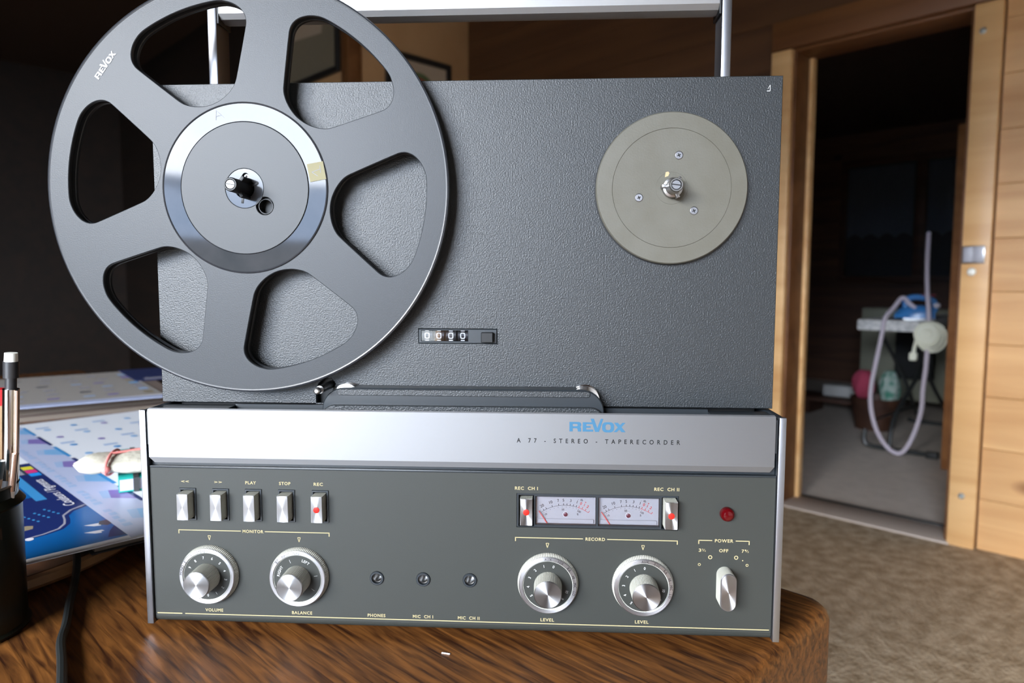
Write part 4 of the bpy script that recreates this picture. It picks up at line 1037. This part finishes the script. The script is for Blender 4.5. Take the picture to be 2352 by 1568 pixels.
rings = [[(x * s, y, z) for x, y in outl] for s, z in ((0.97, 0.715), (1.0, 0.725), (1.0, 0.765), (0.96, 0.775))]
mb.loft(rings); mb.build('padded_top', 'board_cover', ib, M=ROOM, angle=50)
for pts in ([(-0.10, 1.52, 0.72), (-0.06, 1.9, 0.40), (-0.10, 2.44, 0.03)], [(0.12, 1.52, 0.72), (0.09, 1.9, 0.40), (0.12, 2.44, 0.03)], [(0.02, 2.35, 0.72), (0.02, 1.9, 0.40), (0.02, 1.50, 0.20), (0.02, 1.42, 0.03)]):
    mb = MB(); mb.tube(pts, 0.012, 10, 5); mb.build('leg', 'tube_black', ib, M=ROOM)
for x0, x1, y in ((-0.115, 0.27, 1.40), (-0.16, 0.30, 2.44)):
    mb = MB(); mb.tube([(x0, y + 0.02, 0.115 if y < 2 else 0.03), (x0 + 0.005, y, 0.05 if y < 2 else 0.025), (x0 + 0.06, y, 0.022), (x1, y, 0.022)], 0.013, 10, 5); mb.build('foot_bar', 'tube_black', ib, M=ROOM)
    mb = MB(); mb.box(x1 - 0.05, x1 + 0.01, y - 0.02, y + 0.02, 0.003, 0.04, 0.006); mb.build('foot_cap', 'foot_cap', ib, M=ROOM)
mb = MB(); mb.tube([(-0.075, 1.42, 0.175), (0.02, 1.6, 0.22), (0.08, 1.75, 0.245)], 0.008, 8, 4); mb.build('brace', 'dull_steel', ib, M=ROOM)
rod = thing('cord_holder', 'flexible pale rod with a cream coil of cord clamped to the ironing board', 'cord holder', M=ROOM @ Matrix.Translation((0.205, 1.40, 0.7)))
mb = MB(); mb.tube([(0.206, 1.37, 0.70), (0.205, 1.37, 0.82), (0.190, 1.38, 0.95), (0.180, 1.39, 1.10), (0.178, 1.40, 1.25)], 0.012, 10, 5); mb.ball((0.178, 1.40, 1.262), 0.013); mb.build('rod', 'hose_grey', rod, M=ROOM)
for k, (r, dx, dz, dy) in enumerate(((0.066, 0, 0, 0.0), (0.074, 0.010, -0.006, -0.008), (0.080, 0.018, -0.014, 0.006), (0.060, -0.006, 0.004, -0.014))):
    mb = MB(); mb.tube([(0.212 + dx + r * 0.92 * math.cos(R(a)), 1.345 + dy, 0.705 + dz + r * math.sin(R(a))) for a in range(0, 361, 30)], 0.0065, 8, 3); mb.build('cord_loop', 'cord_cream', rod, M=ROOM)
mb = MB(); mb.lathe([(0.064, 0.012), (0.066, 0.0), (0.062, -0.016), (0.030, -0.020), (0.020, -0.014), (0.002, -0.014)], (0.212, 1.348, 0.707), n=32); mb.build('reel_body', 'cord_cream', rod, M=ROOM)
mb = MB(); mb.tube([(0.16, 1.35, 0.69), (0.150, 1.345, 0.63), (0.146, 1.345, 0.59)], 0.010, 8, 4); mb.box(0.125, 0.165, 1.33, 1.36, 0.555, 0.60, 0.008); mb.build('plug', 'cord_cream', rod, M=ROOM)
hose = MB(); hose.tube([(0.110, 1.47, 0.845), (0.078, 1.46, 0.875), (0.048, 1.44, 0.905), (0.018, 1.40, 0.850), (-0.010, 1.342, 0.785), (-0.022, 1.335, 0.68), (-0.045, 1.33, 0.52), (-0.062, 1.33, 0.40), (-0.062, 1.33, 0.28), (-0.03, 1.32, 0.16), (0.02, 1.31, 0.075), (0.08, 1.30, 0.028), (0.13, 1.30, 0.040), (0.175, 1.31, 0.14), (0.205, 1.32, 0.28), (0.206, 1.33, 0.40), (0.212, 1.34, 0.52), (0.210, 1.36, 0.66)], 0.0125, 10, 6)
tag(hose.build('iron_cord', 'hose_grey', M=ROOM), 'thick pale grey cord hanging in a long loop from the iron', 'cord')
IM = ROOM @ Matrix.Translation((0.10, 1.50, 0.776)) @ Matrix.Rotation(R(20), 4, 'Z')
ir = thing('steam_iron', 'blue steam iron standing on the ironing board', 'iron', M=IM)
mb = MB(); base = [(-0.11, -0.01), (-0.06, -0.045), (0.03, -0.055), (0.10, -0.05), (0.11, 0.0), (0.10, 0.05), (0.03, 0.055), (-0.06, 0.045), (-0.11, 0.01)]
mb.loft([[(x * s + o, y * s, z) for x, y in base] for s, o, z in ((1.0, 0, 0.0), (1.0, 0, 0.012))]); mb.build('sole_plate', 'dull_steel', ir, M=IM)
mb = MB(); mb.loft([[(x * s + o, y * s, z) for x, y in base] for s, o, z in ((0.97, 0, 0.012), (0.95, 0.002, 0.04), (0.80, 0.014, 0.07), (0.55, 0.03, 0.085))]); mb.build('iron_body', 'iron_blue', ir, M=IM, angle=50)
mb = MB(); mb.tube([(-0.045, 0, 0.060), (-0.050, 0, 0.110), (-0.01, 0, 0.132), (0.06, 0, 0.125), (0.095, 0, 0.10), (0.098, 0, 0.05)], 0.017, 12, 6); mb.build('iron_handle', 'iron_blue', ir, M=IM)
mb = MB(); mb.box(0.03, 0.10, -0.012, 0.012, 0.140, 0.150, 0.003); mb.build('steam_button', 'iron_red', ir, M=IM)
mb = MB(); mb.ball((0.105, 0, 0.085), 0.022, sc=(1, 1.2, 0.8)); mb.build('heel_cap', 'iron_pale', ir, M=IM)

wood('cupboard_wood', (0.34, 0.145, 0.05), (0.22, 0.085, 0.028), scale=10, rough=0.5)
cu = thing('tall_cupboard', 'tall brown wooden cupboard at the right inside the hall', 'cupboard', M=ROOM @ Matrix.Translation((0.7, 1.4, 0)))
mb = MB(); rb(mb, 0.345, 1.05, -1.65, -1.18, 0.0, 1.80, 0.006); mb.build('cupboard_body', 'cupboard_wood', cu, M=ROOM)
for k in range(2):
    mb = MB(); rb(mb, 0.350 + 0.348 * k, 0.695 + 0.348 * k, -1.18, -1.16, 0.06, 1.78, 0.004); dd = mb.build('cupboard_door', 'cupboard_wood', cu, M=ROOM)
    mb = MB(); mb.ball((0.672 + 0.06 * k, 1.148, 0.95), 0.013); mb.build('door_knob', 'dull_steel', dd, M=ROOM)

mat('cabinet_beige', (0.20, 0.20, 0.15), 0.6); mat('black_cloth', (0.008, 0.009, 0.01), 0.8); mat('pink_cloth', (0.42, 0.05, 0.10), 0.9, bump=(20, 0.8, 0.01)); mat('green_cloth', (0.35, 0.42, 0.38), 0.9, bump=(25, 0.8, 0.01), var=(18, (0.05, 0.20, 0.14), 0.1)); mat('white_box', (0.5, 0.5, 0.48), 0.8)
wood('shelf_wood', (0.07, 0.028, 0.014), (0.035, 0.014, 0.008), scale=10, rough=0.6)
cab = thing('beige_cabinet', 'pale beige cabinet standing behind the ironing board', 'cabinet', M=ROOM @ Matrix.Translation((-0.25, 2.9, 0)))
mb = MB(); rb(mb, -0.60, 0.35, -3.05, -2.72, 0.12, 0.80, 0.006); mb.build('cabinet_body', 'cabinet_beige', cab, M=ROOM)
for k in range(2):
    mb = MB(); rb(mb, -0.595 + 0.475 * k, -0.13 + 0.475 * k, -2.72, -2.705, 0.13, 0.79, 0.003); dd = mb.build('cabinet_door', 'cabinet_beige', cab, M=ROOM)
    mb = MB(); mb.ball((-0.16 + 0.08 * k, 2.695, 0.5), 0.014); mb.build('door_knob', 'dull_steel', dd, M=ROOM)
for x in (-0.57, 0.32):
    mb = MB(); rb(mb, x - 0.02, x + 0.02, -3.0, -2.76, 0.0, 0.12); mb.build('leg', 'black_cloth', cab, M=ROOM)
def drape(name, label, cat, x, y, z, w, d, h, m, seed):
    mb = MB(); random.seed(seed); rings = []
    for i in range(9):
        t = i / 8; r = math.sin(math.pi * (0.12 + 0.8 * t)) ** 0.6
        rings.append([(x + w * r * math.cos(2 * math.pi * k / 24) * (1 + 0.18 * math.sin(3 * k + seed + 2 * t)), y + d * r * math.sin(2 * math.pi * k / 24), z + h * t + 0.02 * math.sin(2.1 * k + seed) * math.sin(math.pi * t)) for k in range(24)])
    mb.loft(rings); return tag(mb.build(name, m, M=ROOM, angle=60), label, cat)
basket = thing('laundry_basket', 'dark woven laundry basket below the ironing board', 'basket', M=ROOM @ Matrix.Translation((-0.26, 2.1, 0)))
mb = MB(); mb.lathe([(0.12, 0.0), (0.155, 0.20), (0.16, 0.215), (0.145, 0.215), (0.11, 0.012), (0.001, 0.012)], (-0.275, 2.08, 0.0), axis='Z', n=32); mb.build('basket_body', 'shelf_wood', basket, M=ROOM)
drape('pink_cloth', 'crumpled pink cloth piled in the laundry basket', 'cloth', -0.345, 2.06, 0.205, 0.068, 0.07, 0.19, 'pink_cloth', 2)
drape('green_cloth', 'crumpled green and white cloth piled in the laundry basket', 'cloth', -0.180, 2.06, 0.175, 0.058, 0.07, 0.23, 'green_cloth', 5)
mb = MB(); mb.box(-0.31, -0.06, 2.56, 2.62, 0.30, 0.66, 0.01)
tag(mb.build('hanging_cloth', 'black_cloth', M=ROOM), 'black cloth hanging in front of the beige cabinet', 'cloth')
sh = thing('low_shelf', 'low dark wooden bench on the hall floor behind the doorway', 'bench', M=ROOM @ Matrix.Translation((-0.75, 2.5, 0)))
mb = MB(); rb(mb, -1.5, -0.30, -2.62, -2.30, 0.10, 0.13, 0.004); mb.build('bench_top', 'shelf_wood', sh, M=ROOM)
for x in (-1.4, -0.85, -0.35):
    mb = MB(); rb(mb, x - 0.03, x + 0.03, -2.60, -2.32, 0.0, 0.10); mb.build('leg', 'shelf_wood', sh, M=ROOM)
mb = MB(); rb(mb, -0.77, -0.52, -2.60, -2.44, 0.13, 0.215, 0.012)
bx = tag(mb.build('white_box', 'white_box', M=ROOM), 'small whitish cardboard box lying on the low hall bench', 'box')
# window with lace curtains in the hall's back wall, shutters closed
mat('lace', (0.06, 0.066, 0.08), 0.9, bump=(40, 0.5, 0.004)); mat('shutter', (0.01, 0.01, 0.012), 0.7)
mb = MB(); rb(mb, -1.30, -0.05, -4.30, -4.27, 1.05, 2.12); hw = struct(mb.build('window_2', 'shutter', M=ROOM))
mb = MB()
for b in ((-1.36, -1.30, 1.0, 2.18), (-0.69, -0.60, 1.0, 2.18), (-0.05, 0.01, 1.0, 2.18)): rb(mb, b[0], b[1], -4.28, -4.23, b[2], b[3], 0.004)
rb(mb, -1.36, 0.01, -4.28, -4.23, 2.12, 2.18, 0.004); rb(mb, -1.36, 0.01, -4.28, -4.22, 1.0, 1.06, 0.004)
attach(mb.build('window_frame', 'shelf_wood', M=ROOM), hw)
for k, (x0, x1) in enumerate(((-1.29, -0.70), (-0.59, -0.06))):
    mb = MB(); n = 25; top, bot = [], []
    for i in range(n):
        t = i / (n - 1); x = x0 + (x1 - x0) * t; y = 4.235 + 0.008 * math.sin(i * 1.7)
        top.append((x, y, 2.10)); bot.append((x, y, 1.42 + 0.045 * abs(math.sin(math.pi * t * 4))))
    back = [(x, y + 0.003, z) for x, y, z in top], [(x, y + 0.003, z) for x, y, z in bot]
    mb.loft([top + back[0][::-1], bot + back[1][::-1]]); tag(mb.build('lace_curtain', 'lace', M=ROOM, angle=60), ('lace curtain with scalloped hem on the wide hall window pane', 'lace curtain with scalloped hem on the hall window pane nearer the open door leaf')[k], 'curtain', 'lace curtains')
